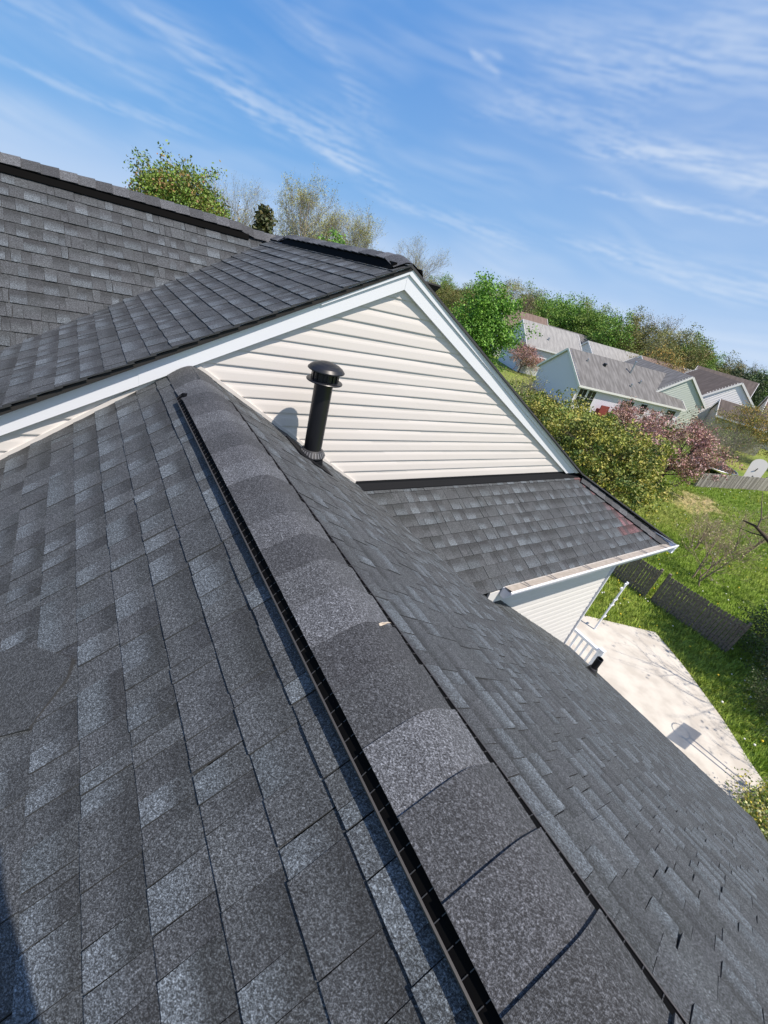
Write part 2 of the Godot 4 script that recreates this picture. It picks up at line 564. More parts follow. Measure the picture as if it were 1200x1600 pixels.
# black plastic side of a ridge vent: from the cap's edge down to the shingles
func vent_side(edge: Vector2, foot: Vector2, z0: float, z1: float, x: Transform3D, ridge: Node3D, ribs := true) -> void:
	var b := MB.new()
	var s := signf(foot.x)
	var e := edge - Vector2(s * 0.012, 0.006)
	var inner := e - Vector2(s * 0.03, 0.0)
	var q := func(p: Vector2, z: float) -> Vector3: return Vector3(p.x, p.y, z)
	var ring := [inner, e, foot, foot - Vector2(s * 0.05, -0.0)]
	if s > 0:
		ring.reverse()
	for i in 3:
		b.quad(q.call(ring[i], z1), q.call(ring[i], z0), q.call(ring[i + 1], z0), q.call(ring[i + 1], z1))
	b.quad(q.call(ring[3], z0), q.call(ring[2], z0), q.call(ring[1], z0), q.call(ring[0], z0))
	b.quad(q.call(ring[0], z1), q.call(ring[1], z1), q.call(ring[2], z1), q.call(ring[3], z1))
	part("vent_strip", b.done(), M.vent, ridge, x)
	if not ribs:
		return
	var lip := MB.new()
	lip.box(Vector3(minf(foot.x, foot.x + s * 0.005), foot.y - 0.003, z0), Vector3(maxf(foot.x, foot.x + s * 0.003), foot.y + 0.003, z1))
	var z := z0 + 0.02
	var rng := RandomNumberGenerator.new()
	rng.seed = 77
	while z < z1 - 0.02:      # moulded ribs between the louvres
		var mid := e.lerp(foot, 0.5) + Vector2(s * 0.002, 0)
		lip.beam(q.call(e.lerp(foot, 0.22) + Vector2(s * 0.001, 0), z), q.call(e.lerp(foot, 0.55) + Vector2(s * 0.001, 0), z), 0.0016, 0.003, Vector3(1, 0, 0))
		lip.beam(q.call(e.lerp(foot, 0.66) + Vector2(s * 0.001, 0), z), q.call(e.lerp(foot, 0.96) + Vector2(s * 0.001, 0), z), 0.0016, 0.003, Vector3(1, 0, 0))
		z += 0.0385 if rng.randf() < 0.8 else 0.044
	part("vent_lip", lip.done(), M.vent_lip, ridge, x)

# ---------------------------------------------------------------- vinyl siding, one board
func board(lo: Callable, hi: Callable, y0: float, h: float, z: float) -> ArrayMesh:
	var b := MB.new()
	var pr := [[0.0, 0.0], [0.0, 0.0100], [0.006, 0.0107], [0.060, 0.0080], [0.072, 0.0064], [0.086, 0.0036], [0.100, 0.0018], [0.1155, 0.0010]]
	var seg := 9
	for i in pr.size() - 1:
		var ya: float = y0 + pr[i][0] * h / 0.114
		var yb: float = y0 + pr[i + 1][0] * h / 0.114
		var la: float = lo.call(ya)
		var lb: float = lo.call(yb)
		var ra: float = maxf(hi.call(ya), la)
		var rb: float = maxf(hi.call(yb), lb)
		for n in seg:      # vinyl hangs a little loose: the boards are not dead straight
			var p := []
			for e in [[la, ra, ya, pr[i][1], n], [la, ra, ya, pr[i][1], n + 1], [lb, rb, yb, pr[i + 1][1], n + 1], [lb, rb, yb, pr[i + 1][1], n]]:
				var x := lerpf(e[0], e[1], e[4] / float(seg))
				var wv := sin(x * 2.3 + y0 * 37.0) * 0.0011 + sin(x * 5.1 + y0 * 91.0) * 0.0007
				p.append(Vector3(x, e[2] + wv * 1.3, z + e[3] + (wv if e[3] > 0.002 else 0.0)))
			b.quad(p[0], p[1], p[2], p[3])
	return b.done()

func sweep(profile: Array, x0: float, x1: float, b: MB) -> MB:      # profile of (z, y) along x
	for i in profile.size() - 1:
		var p: Vector2 = profile[i]
		var q: Vector2 = profile[i + 1]
		b.quad(Vector3(x0, p.y, p.x), Vector3(x1, p.y, p.x), Vector3(x1, q.y, q.x), Vector3(x0, q.y, q.x))
	return b

func own_house() -> void:
	var rng := RandomNumberGenerator.new()
	rng.seed = 101
	for i in 16:
		strips.append(strip_mesh(rng, 1.0))
	var house := thing("house", "house with charcoal shingle roofs, cream sided gable and black ridge vents", "house", HOUSE)
	var at := -HOUSE
	var st := tan(SLOPE)
	var cs := cos(SLOPE)
	var sn := sin(SLOPE)
	var nil := func(_t: float) -> float: return 0.0
	# --- near roof, the side that falls to the left
	var vl := Vector3(cs, sn, 0)
	var nl := Vector3(-sn, cs, 0)
	var left := part("roof_slope", slab(Vector3.ZERO, Vector3(0, 0, 1), vl, nl, [Vector2(-0.01, 0), Vector2(4.1, 0), Vector2(4.1, 5.2), Vector2(-0.01, 5.2)]), M.deck, house, Transform3D(Basis(), at))
	lay(left, Vector3.ZERO, vl, nl, 0.124, 0, 16, func(_t): return -0.012, func(_t): return 4.16, 11)
	# --- near roof, the side that falls to the right
	var vr := Vector3(-cs, sn, 0)
	var nr := Vector3(sn, cs, 0)
	# here U runs towards -z
	var right := part("roof_slope", slab(Vector3.ZERO, vr.cross(nr), vr, nr, [Vector2(0.01, 0), Vector2(-4.15, 0), Vector2(-4.15, 8.08), Vector2(-0.9, 8.08), Vector2(-0.9, 3.1), Vector2(0.0, 1.9)]), M.deck, house, Transform3D(Basis(), at))
	var wall_end := func(t: float) -> float:
		var x := t * cs
		if x < 1.62:
			return 0.012
		if x < 2.62:
			return -(x - 1.62) / 0.76 + 0.12
		return -0.90
	lay(right, Vector3.ZERO, vr, nr, 0.06, 1, 56, func(_t): return -4.16, wall_end, 12)
	# --- gable roof, the side that falls to the left; its ridge sags a little towards the back
	var gv := Vector3(0, 0.02, 1).normalized()
	var gn := Vector3(-0.5, 1, -0.02).normalized()
	var gup := gn.cross(gv).normalized()
	var go := Vector3(1.58, 0.966, 0.060)
	var gl := part("roof_slope", slab(go, gv, gup, gn, [Vector2(-0.015, 0), Vector2(-5, 0), Vector2(-5, 4.9), Vector2(-0.015, 4.9)]), M.deck, house, Transform3D(Basis(), at))
	lay(gl, go, gup, gn, 0.05, 0, 27, func(t): return -3.3 + maxf(0.0, t - 0.4) * 0.36, func(_t): return 0.0, 13)
	# --- gable roof, the far side, carried down over the right-hand eave
	var rn := Vector3(0.5, 1, -0.02).normalized()
	var rv := rn.cross(-gv).normalized()
	part("roof_slope", slab(go, -gv, rv, rn, [Vector2(0.012, 0), Vector2(6.0, 0), Vector2(6.0, 5.75), Vector2(-1.2, 5.75), Vector2(0.004, 4.40)], 0.010, 0.018), mat(Color(0.05, 0.052, 0.056), 0.9), house, Transform3D(Basis(), at))
	# --- back roof with its ridge across
	var m := 0.85
	var bl := sqrt(1 + m * m)
	var bv := Vector3(0, m, -1) / bl
	var bn := Vector3(0, 1, m) / bl
	var bo := Vector3(1.3, 0.892, -2.98)
	var back := part("roof_slope", slab(bo, Vector3(1, 0, 0), bv, bn, [Vector2(1.0, 0), Vector2(-6.0, 0), Vector2(-6.0, 4.5), Vector2(-3.6, 4.5), Vector2(1.0, 0.2)]), M.deck, house, Transform3D(Basis(), at))
	lay(back, bo, bv, bn, 0.01, 0, 19, func(_t): return -4.3, func(t): return 0.35 - t * 1.12, 14)
	part("roof_slope", slab(bo, Vector3(-1, 0, 0), Vector3(0, m, 1) / bl, Vector3(0, 1, -m) / bl, [Vector2(-3, 0), Vector2(6.0, 0), Vector2(6.0, 4.5), Vector2(-3, 4.5)]), M.deck, house, Transform3D(Basis(), at))
	# --- pent roof under the gable wall
	var pv := Vector3(0, 0.44721, -0.89443)
	var pn := Vector3(0, 0.89443, 0.44721)
	var po := Vector3(0, -1.062, 0.02)
	var pent := part("roof_slope", slab(po, Vector3(1, 0, 0), pv, pn, [Vector2(1.5, 0), Vector2(5.5, 0), Vector2(6.66, 1.37), Vector2(2.55, 1.37)], 0.026), M.deck, house, Transform3D(Basis(), at))
	lay(pent, po, pv, pn, -0.045, 1, 10, func(t): return 1.45 + t * 0.62, func(t): return 5.49 + t * 0.872 - 0.05, 15, true)
	# --- ridge of the near roof: plain caps by the wall, then the vent
	var ridge := holder("ridge", house, at)
	var plain := smooth_profile([Vector2(-0.148, -0.097), Vector2(-0.10, -0.062), Vector2(-0.06, -0.038), Vector2(-0.02, -0.022), Vector2(0.01, -0.021), Vector2(0.05, -0.037), Vector2(0.09, -0.060), Vector2(0.135, -0.090)])
	var vented := smooth_profile([Vector2(-0.156, -0.043), Vector2(-0.11, -0.025), Vector2(-0.06, -0.005), Vector2(-0.02, 0.005), Vector2(0.01, 0.004), Vector2(0.05, -0.013), Vector2(0.09, -0.037), Vector2(0.123, -0.058)])
	var near_profile := func(z: float) -> Array:
		var f := smoothstep(0.40, 0.62, z)
		var out := []
		for i in plain.size():
			out.append((plain[i] as Vector2).lerp(vented[i], f))
		return out
	caps(ridge, Transform3D.IDENTITY, 0.034, 0.1475, 28, near_profile, 21)
	vent_side(Vector2(-0.150, -0.036), Vector2(-0.172, -0.076), 0.52, 4.12, Transform3D.IDENTITY, ridge)
	vent_side(Vector2(0.128, -0.056), Vector2(0.152, -0.080), 0.52, 4.12, Transform3D.IDENTITY, ridge)
	# --- ridge of the gable
	var ridge2 := holder("ridge", house, at)
	var gx := Transform3D(Basis(Vector3(1, 0, 0), gv.cross(Vector3(1, 0, 0)), gv), go)
	var low := smooth_profile([Vector2(-0.15, -0.062), Vector2(-0.08, -0.026), Vector2(-0.03, -0.004), Vector2(0.03, -0.004), Vector2(0.08, -0.026), Vector2(0.15, -0.062)])
	var high := smooth_profile([Vector2(-0.15, -0.016), Vector2(-0.08, 0.014), Vector2(-0.03, 0.030), Vector2(0.03, 0.030), Vector2(0.08, 0.014), Vector2(0.15, -0.016)])
	var gable_profile := func(z: float) -> Array: return high if z > -2.55 and z < -0.13 else low
	caps(ridge2, gx, -3.1, 0.145, 21, gable_profile, 22)
	vent_side(Vector2(-0.152, -0.020), Vector2(-0.165, -0.084), -2.5, -0.05, gx, ridge2, false)
	vent_side(Vector2(0.152, -0.020), Vector2(0.165, -0.084), -2.5, -0.05, gx, ridge2, false)
	# --- ridge of the back roof
	var ridge3 := holder("ridge", house, at)
	var bx := Transform3D(Basis(Vector3(0, 0, 1), Vector3(0, 1, 0), Vector3(-1, 0, 0)), bo)
	var blow := smooth_profile([Vector2(-0.125, -0.085), Vector2(-0.06, -0.032), Vector2(-0.02, 0.0), Vector2(0.02, 0.0), Vector2(0.06, -0.032), Vector2(0.125, -0.085)])
	var bhigh := smooth_profile([Vector2(-0.135, -0.045), Vector2(-0.06, 0.006), Vector2(-0.02, 0.030), Vector2(0.02, 0.030), Vector2(0.06, 0.006), Vector2(0.135, -0.045)])
	var back_profile := func(z: float) -> Array: return bhigh if z > 0.12 else blow
	caps(ridge3, bx, -0.5, 0.145, 33, back_profile, 23)
	vent_side(Vector2(0.138, -0.049), Vector2(0.150, -0.116), 0.15, 4.2, bx, ridge3, false)
	# --- hip at the corner of the pent roof
	var hip := holder("hip", house, at)
	var ha := Vector3(5.53, -1.052, 0.04)
	var hb := Vector3(6.72, -1.672, 1.27)
	var hz := (ha - hb).normalized()
	var hy := (pn + Vector3(0.44721, 0.89443, 0)).normalized()
	hy = (hy - hz * hy.dot(hz)).normalized()
	var hp := smooth_profile([Vector2(-0.14, -0.048), Vector2(-0.08, -0.022), Vector2(-0.02, 0.006), Vector2(0.02, 0.006), Vector2(0.08, -0.022), Vector2(0.14, -0.048)])
	caps(hip, Transform3D(Basis(hy.cross(hz), hy, hz), hb), 0.0, 0.145, 12, func(_z): return hp, 24)
	# --- gable wall
	var wall := MB.new()
	prism([Vector2(-2.45, -1.26), Vector2(1.58, 0.86), Vector2(5.6, -1.12), Vector2(5.6, -1.5), Vector2(-2.45, -4.5)], -0.2, -0.02, wall)
	var gable := part("gable_wall", wall.done(), M.siding, house, Transform3D(Basis(), at))
	var rake_l := func(y: float) -> float: return 1.585 - (0.80 - y) * 2.0
	var rake_r := func(y: float) -> float: return 1.585 + (0.80 - y) * 2.0
	var from_roof := func(y: float) -> float: return maxf(rake_l.call(y), -y / st) if y < 0.02 else rake_l.call(y)
	var to_roof := func(y: float) -> float: return y / st
	for i in 16:
		part("siding_board", board(from_roof, rake_r, -1.013 + 0.114 * i, 0.114, -0.0105), M.siding, gable)
	for i in range(-5, 9):
		var y := -1.013 + 0.114 * i
		if y < -0.12:
			part("siding_board", board(rake_l, to_roof, y, 0.114, -0.0105), M.siding, gable)
	var jc := MB.new()
	jc.beam(Vector3(0.015, 0.004, 0.006), Vector3(1.56, -1.022, 0.006), 0.014, 0.026, Vector3(0, 0, 1).cross(vr))
	jc.beam(Vector3(-0.10, -0.058, 0.004), Vector3(-3.2, -3.2 * st + 0.009, 0.004), 0.010, 0.024, nl)
	part("corner_channel", jc.done(), M.siding, gable)
	# --- rake trim: board, proud upper strip
	for s in [-1.0, 1.0]:
		var far: float = 3.95 if s > 0 else 4.2
		var rake := holder("rake_trim", house, at)
		var ap := 1.58
		var line := func(d: float, y: float) -> Vector2: return Vector2(ap + s * d, y - 0.5 * d)
		var cut := func(y: float) -> Vector2: return Vector2(ap + s * (y + 1.03) * 2.0, -1.03)
		if s > 0:
			part("fascia_board", prism([line.call(0.0, 0.890), line.call(0.0, 0.772), cut.call(0.772), cut.call(0.890)], -0.01, 0.030).done(), M.trim, rake)
			part("shingle_mould", prism([line.call(0.0, 0.943), line.call(0.0, 0.886), cut.call(0.886), cut.call(0.943)], -0.01, 0.042).done(), M.trim, rake)
		else:
			# two lengths that lap
			part("fascia_board", prism([line.call(0.002, 0.890), line.call(0.002, 0.772), line.call(1.9, 0.772), line.call(1.9, 0.890)], -0.01, 0.030).done(), M.trim, rake)
			part("fascia_board", prism([line.call(1.9, 0.890), line.call(1.9, 0.770), line.call(far, 0.770), line.call(far, 0.890)], -0.01, 0.028).done(), M.trim, rake)
			part("shingle_mould", prism([line.call(0.002, 0.943), line.call(0.002, 0.883), line.call(0.70, 0.883), line.call(0.70, 0.943)], -0.01, 0.044).done(), M.trim, rake)
			part("shingle_mould", prism([line.call(0.70, 0.943), line.call(0.70, 0.891), line.call(far, 0.891), line.call(far, 0.943)], -0.01, 0.040).done(), M.trim, rake)
	# --- flashing at the foot of the gable wall
	var fl := MB.new()
	sweep([Vector2(-0.004, -1.005), Vector2(0.006, -1.04), Vector2(0.030, -1.060), Vector2(0.075, -1.083), Vector2(0.075, -1.09)], 1.53, 5.56, fl)
	part("flashing", fl.done(), M.flash, house, Transform3D(Basis(), at))
	# --- eave of the pent roof
	var eave := holder("eave", house, at)
	var bb := MB.new()
	bb.box(Vector3(2.7, -1.87, 0.86), Vector3(6.68, -1.845, 1.245))
	bb.box(Vector3(2.7, -1.87, 1.225), Vector3(6.68, -1.712, 1.250))
	bb.box(Vector3(6.655, -1.87, -6.0), Vector3(6.68, -1.712, 1.222))
	part("soffit", bb.done(), M.trim_plain, eave)
	var gutter := holder("gutter", house, at)
	var pr := [Vector2(1.256, -1.660), Vector2(1.256, -1.765), Vector2(1.322, -1.765), Vector2(1.334, -1.745), Vector2(1.346, -1.700), Vector2(1.378, -1.664), Vector2(1.380, -1.640), Vector2(1.362, -1.636), Vector2(1.362, -1.646)]
	pr.reverse()
	part("trough", sweep(pr, 2.86, 6.82, MB.new()).done(), M.trim, gutter)
	var g2 := MB.new()
	for i in pr.size() - 1:
		var p: Vector2 = pr[i]
		var q: Vector2 = pr[i + 1]
		g2.quad(Vector3(p.x + 5.42, p.y, 1.38), Vector3(p.x + 5.42, p.y, -6.0), Vector3(q.x + 5.42, q.y, -6.0), Vector3(q.x + 5.42, q.y, 1.38))
	part("trough", g2.done(), M.trim, gutter)
	var ec := []
	for p in pr:
		ec.append(p)
	var cap := MB.new()
	for i in range(1, ec.size() - 1):
		cap.tri(Vector3(2.86, ec[0].y, ec[0].x), Vector3(2.86, ec[i].y, ec[i].x), Vector3(2.86, ec[i + 1].y, ec[i + 1].x))
	part("end_cap", cap.done(), M.trim, gutter)
	var gd := MB.new()
	sweep([Vector2(1.360, -1.6435), Vector2(1.30, -1.655), Vector2(1.245, -1.667)], 2.90, 6.62, gd)
	part("leaf_guard", gd.done(), M.guard, gutter)
	for x in [3.15, 3.62, 4.35, 5.1, 5.8, 6.4]:
		var br := MB.new()
		br.beam(Vector3(x, -1.662, 1.25), Vector3(x + 0.02, -1.637, 1.362), 0.006, 0.004)
		br.beam(Vector3(x + 0.07, -1.662, 1.25), Vector3(x + 0.05, -1.637, 1.362), 0.006, 0.004)
		part("bracket", br.done(), M.metal, gutter)
	# --- wall below the pent roof
	var lw := MB.new()
	lw.box(Vector3(0.5, GROUND, 0.5), Vector3(6.32, -1.86, 0.893))
	lw.box(Vector3(6.0, GROUND, -7.0), Vector3(6.32, -1.86, 0.49))
	var lower := part("lower_wall", lw.done(), M.siding_white, house, Transform3D(Basis(), at))
	for i in 49:
		part("siding_board", board(func(_y): return 2.2, func(_y): return 6.315, -7.47 + 0.1145 * i, 0.1145, 0.899), M.siding_white, lower)
	var cp := MB.new()
	cp.box(Vector3(6.312, GROUND, 0.87), Vector3(6.345, -1.868, 0.935))
	part("corner_post", cp.done(), M.trim, lower)
	# --- the storey under the near roof
	var body := MB.new()
	body.box(Vector3(-4.0, GROUND, 0.95), Vector3(6.35, -4.55, 3.95))
	prism([Vector2(-4.0, -4.54), Vector2(-4.0, -2.75), Vector2(0, -0.12), Vector2(6.35, -4.3), Vector2(6.35, -4.54)], 3.8, 3.95, body)
	part("end_wall", body.done(), M.siding_white, house, Transform3D(Basis(), at))
	var nf := MB.new()
	nf.box(Vector3(6.70, -4.62, 0.95), Vector3(6.73, -4.47, 4.08))
	part("eave_board", nf.done(), M.trim, house, Transform3D(Basis(), at))
	# --- the flue by the wall
	var pc := Vector3(0.852, 0, 0.355)
	var flue := holder("vent_pipe", house, at)
	var pm := MB.new()
	pm.lathe([Vector2(0.070, -0.57), Vector2(0.070, 0.075)], pc)
	part("tube", pm.done(), M.pipe, flue)
	var cm := MB.new()
	cm.lathe([Vector2(0.071, 0.052), Vector2(0.134, 0.062), Vector2(0.136, 0.068), Vector2(0.132, 0.073), Vector2(0.074, 0.082)], pc)
	cm.lathe([Vector2(0.094, 0.075), Vector2(0.094, 0.15)], pc)
	cm.lathe([Vector2(0.09, 0.150), Vector2(0.130, 0.141), Vector2(0.137, 0.146), Vector2(0.136, 0.153), Vector2(0.118, 0.172), Vector2(0.092, 0.188), Vector2(0.055, 0.201), Vector2(0.02, 0.207), Vector2(0.0001, 0.208)], pc)
	for i in 14:
		var a := TAU * i / 14.0
		var d := Vector3(cos(a), 0, sin(a))
		cm.beam(pc + d * 0.099 + Vector3(0, 0.075, 0), pc + d * 0.099 + Vector3(0, 0.148, 0), 0.012, 0.006, d)
	part("rain_cap", cm.done(), M.pipe, flue)
	var co := MB.new()
	co.lathe([Vector2(0.0705, -0.478), Vector2(0.078, -0.482), Vector2(0.104, -0.522), Vector2(0.106, -0.532), Vector2(0.096, -0.538)], pc)
	part("storm_collar", co.done(), M.rubber, flue)
	var cr := MB.new()
	for i in 26:
		var a := TAU * i / 26.0
		var d := Vector3(cos(a), 0, sin(a))
		cr.beam(pc + d * 0.084 + Vector3(0, -0.487, 0), pc + d * 0.1065 + Vector3(0, -0.523, 0), 0.007, 0.006, d)
	part("collar_rib", cr.done(), mat(Color(0.16, 0.165, 0.175), 0.5), flue)
	var fc := MB.new()
	fc.lathe([Vector2(0.083, -0.53), Vector2(0.096, -0.56), Vector2(0.112, -0.72)], pc)
	var fx := Transform3D(Basis(Vector3(0, 0, 1), vr, nr), Vector3(0.852, -0.852 * st, 0.355))
	fx.basis = Basis(vr.cross(nr), vr, nr)
	fc.box(Vector3(-0.17, -0.16, -0.01), Vector3(0.17, 0.20, 0.004), fx)
	part("flashing", fc.done(), M.flash, flue)
	# --- plumbing stack lower down
	var stack := holder("plumbing_stack", house, at)
	var sc := Vector3(5.74, -5.74 * st, 1.68)
	var sm := MB.new()
	sm.lathe([Vector2(0.052, -0.05), Vector2(0.052, 0.30), Vector2(0.044, 0.30), Vector2(0.044, 0.15)], sc, 20)
	part("tube", sm.done(), M.pipe, stack)
	var bm := MB.new()
	bm.lathe([Vector2(0.055, 0.10), Vector2(0.066, 0.085), Vector2(0.085, 0.02), Vector2(0.10, -0.06)], sc, 20)
	bm.box(Vector3(-0.14, -0.15, -0.01), Vector3(0.14, 0.16, 0.004), Transform3D(Basis(vr.cross(nr), vr, nr), sc))
	part("boot", bm.done(), M.rubber, stack)
	# --- a replaced shingle on the left side, one corner curled
	var pt := MB.new()
	var to := func(t: float, z: float, h: float) -> Vector3: return vl * -t + nl * h + Vector3(0, 0, z)
	var kd := Color(0.185, 0.205, 0.225)
	var uvq := func(t: float, z: float) -> Vector2: return Vector2(z, t)
	var ring := [[1.30, 1.72, 0.004], [1.30, 2.10, 0.004], [1.08, 2.13, 0.005], [0.99, 2.168, 0.004], [0.873, 2.067, 0.004], [0.852, 2.004, 0.007], [0.983, 1.85, 0.009], [1.12, 1.765, 0.006]]
	for i in range(ring.size()):
		var a: Array = ring[i]
		var d: Array = ring[(i + 1) % ring.size()]
		var ca := Vector3(1.07, 1.96, 0.007)
		var pa: Vector3 = to.call(a[0], a[1], a[2])
		var pd: Vector3 = to.call(d[0], d[1], d[2])
		var pp: Vector3 = to.call(ca.x, ca.y, ca.z)
		pt.quadn(pp, pa, pd, pp, nl, nl, nl, nl, kd, uvq.call(ca.x, ca.y), uvq.call(a[0], a[1]), uvq.call(d[0], d[1]), uvq.call(ca.x, ca.y))
		pt.quad(to.call(a[0], a[1], a[2] - 0.02), to.call(d[0], d[1], d[2] - 0.02), pd, pa, kd * 0.8)
	part("patch_shingle", pt.done(), M.shingle, left)
# ---------------------------------------------------------------- plants
func branch(b: MB, rng: RandomNumberGenerator, a: Vector3, z: Vector3, r0: float, r1: float, sag: float, sides: int, k: Color, seg := 3) -> Array:
	var path := []
	var rad := []
	var side := Vector3(rng.randfn(), rng.randfn() * 0.4, rng.randfn()) * a.distance_to(z) * 0.07
	for i in seg + 1:
		var f := i / float(seg)
		path.append(a.lerp(z, f) + side * sin(PI * f) + Vector3(0, sag * sin(PI * f), 0) * a.distance_to(z))
		rad.append(lerpf(r0, r1, f))
	b.tube(path, rad, sides, k, false)
	return path

func leaf(b: MB, rng: RandomNumberGenerator, at: Vector3, size: float, k: Color) -> void:
	var d := Vector3(rng.randfn(), rng.randfn(), rng.randfn()).normalized()
	var e := d.cross(Vector3(rng.randfn(), rng.randfn(), rng.randfn())).normalized()
	var nn := d.cross(e)
	var s := size * rng.randf_range(0.65, 1.3)
	var p := [at - d * s * 0.5, at + e * s * 0.32 + nn * s * 0.08, at + d * s * 0.5, at - e * s * 0.32 + nn * s * 0.08]
	b.tri(p[0], p[1], p[2], k)
	b.tri(p[0], p[2], p[3], k)

# o: h, spread (crown radius), low (crown foot), limbs, subs, twigs, leaves, size, clump, colours [[Color, weight]...], bark, lift (upward habit), conifer
func tree_meshes(sd: int, o: Dictionary) -> Array:
	var rng := RandomNumberGenerator.new()
	rng.seed = sd
	var w := MB.new()
	var c := MB.new()
	var bark: Color = o.get("bark", Color(0.10, 0.085, 0.07))
	var h: float = o.h
	var low: float = o.low
	var cr: float = o.spread
	var lift: float = o.get("lift", 0.35)
	var tr: float = o.get("trunk", h * 0.018)
	var stems: int = o.get("stems", 1)
	var noise := FastNoiseLite.new()
	noise.seed = sd
	noise.frequency = 0.9 / cr
	var tips := []
	var cy := (h + low) * 0.5
	var ch := (h - low) * 0.5
	var shell := func(up: float) -> Vector3:
		var d := Vector3(rng.randfn(), rng.randfn() + up, rng.randfn()).normalized()
		var k := 1.0 + noise.get_noise_3dv(d * cr * 1.3) * float(o.get("lumpy", 0.5))
		return Vector3(d.x * cr * k, cy + d.y * ch * k, d.z * cr * k)
	for s in stems:
		var lean := Vector3(rng.randfn(), 0, rng.randfn()) * (0.05 if stems == 1 else 0.22) * cr
		var tp := [Vector3(lean.x * 0.2 * (stems - 1), 0, lean.z * 0.2 * (stems - 1)), Vector3(lean.x * 0.4, low * 0.8 + 0.05, lean.z * 0.4), Vector3(lean.x, low + (h - low) * 0.45, lean.z), Vector3(lean.x * 1.4, low + (h - low) * 0.8, lean.z * 1.4)]
		w.tube(tp, [tr, tr * 0.8, tr * 0.45, tr * 0.12], 7, bark)
		for i in int(o.limbs):
			var f := rng.randf()
			var a: Vector3 = (tp[1] as Vector3).lerp(tp[3], pow(f, 1.2))
			var z: Vector3 = shell.call(lift)
			if o.get("vase", false):
				z.y = maxf(z.y, a.y + 0.25 * (h - low))
			z = a.lerp(z, rng.randf_range(0.7, 0.97))
			var r := tr * lerpf(0.42, 0.16, f)
			var limb := branch(w, rng, a, z, r, r * 0.22, 0.06, 5, bark)
			for j in int(o.subs):
				var g := rng.randf_range(0.35, 1.0)
				var p: Vector3 = (limb[1] as Vector3).lerp(limb[3], g)
				var q := p + (Vector3(rng.randfn(), rng.randfn() * 0.7 + lift, rng.randfn()).normalized() + (z - a).normalized() * 0.7) * cr * rng.randf_range(0.18, 0.42)
				var sub := branch(w, rng, p, q, r * 0.26, r * 0.08, 0.03, 3, bark, 2)
				tips.append(q)
				for n in int(o.twigs):
					var pp: Vector3 = (sub[0] as Vector3).lerp(sub[2], rng.randf_range(0.3, 1.0))
					var qq := pp + (Vector3(rng.randfn(), rng.randfn() * 0.6 + lift, rng.randfn()).normalized() + (q - p).normalized() * 0.8) * cr * rng.randf_range(0.07, 0.18)
					branch(w, rng, pp, qq, maxf(r * 0.08, 0.004), 0.003, 0.0, 3, bark, 1)
					if rng.randf() < 0.5:
						tips.append(qq)
	# extra clumps spread through the crown
	for i in int(o.get("extra", 0)):
		var z: Vector3 = shell.call(0.0)
		tips.append(Vector3(0, cy, 0).lerp(z, pow(rng.randf(), 0.45)))
	var n_leaves: int = o.leaves
	if n_leaves and tips.size():
		var per := maxi(1, int(ceil(n_leaves / float(tips.size()))))
		var cols: Array = o.colours
		for q in tips:
			var pick: Color = cols[rng.randi() % cols.size()]
			for i in per:
				var off := Vector3(rng.randfn(), rng.randfn() * 0.75, rng.randfn()) * float(o.clump)
				var k := pick.lerp(cols[rng.randi() % cols.size()], rng.randf() * 0.6) * rng.randf_range(0.75, 1.25)
				leaf(c, rng, q + off, o.size, k)
	return [w.done(), c.done() if c.v.size() else null]

func conifer_meshes(sd: int, h: float, r: float) -> Array:
	var rng := RandomNumberGenerator.new()
	rng.seed = sd
	var w := MB.new()
	var c := MB.new()
	w.tube([Vector3.ZERO, Vector3(0, h * 0.6, 0), Vector3(0.03, h * 0.98, 0)], [h * 0.02, h * 0.011, 0.01], 7, Color(0.08, 0.06, 0.045))
	for i in 260:
		var f := pow(rng.randf(), 0.8)
		var y := lerpf(h * 0.08, h * 0.97, f)
		var a := rng.randf() * TAU
		var rr := r * (1.0 - f * 0.93) * rng.randf_range(0.65, 1.1)
		var tip := Vector3(cos(a) * rr, y - rr * 0.18, sin(a) * rr)
		branch(w, rng, Vector3(0, y, 0), tip, 0.012, 0.004, 0.05, 3, Color(0.08, 0.06, 0.045), 1)
		for j in 26:
			var q := Vector3(0, y, 0).lerp(tip, sqrt(rng.randf())) + Vector3(rng.randfn(), rng.randfn(), rng.randfn()) * r * 0.05
			var k := Color(0.055, 0.075, 0.028).lerp(Color(0.14, 0.105, 0.04), rng.randf() * rng.randf()) * rng.randf_range(0.7, 1.3)
			leaf(c, rng, q, h * 0.028, k)
	return [w.done(), c.done()]

func plant(called: String, label: String, category: String, at: Vector3, meshes: Array, group := "", turn := 0.0, size := 1.0, crown := "crown", stem := "trunk") -> Node3D:
	var t := thing(called, label, category, at, turn, group)
	t.scale = Vector3.ONE * size
	part(stem, meshes[0], M.bark, t)
	if meshes[1] != null:
		part(crown, meshes[1], M.leaf, t)
	return t

func ground_at(x: float, z: float) -> Vector3:
	return Vector3(x, GROUND, z)

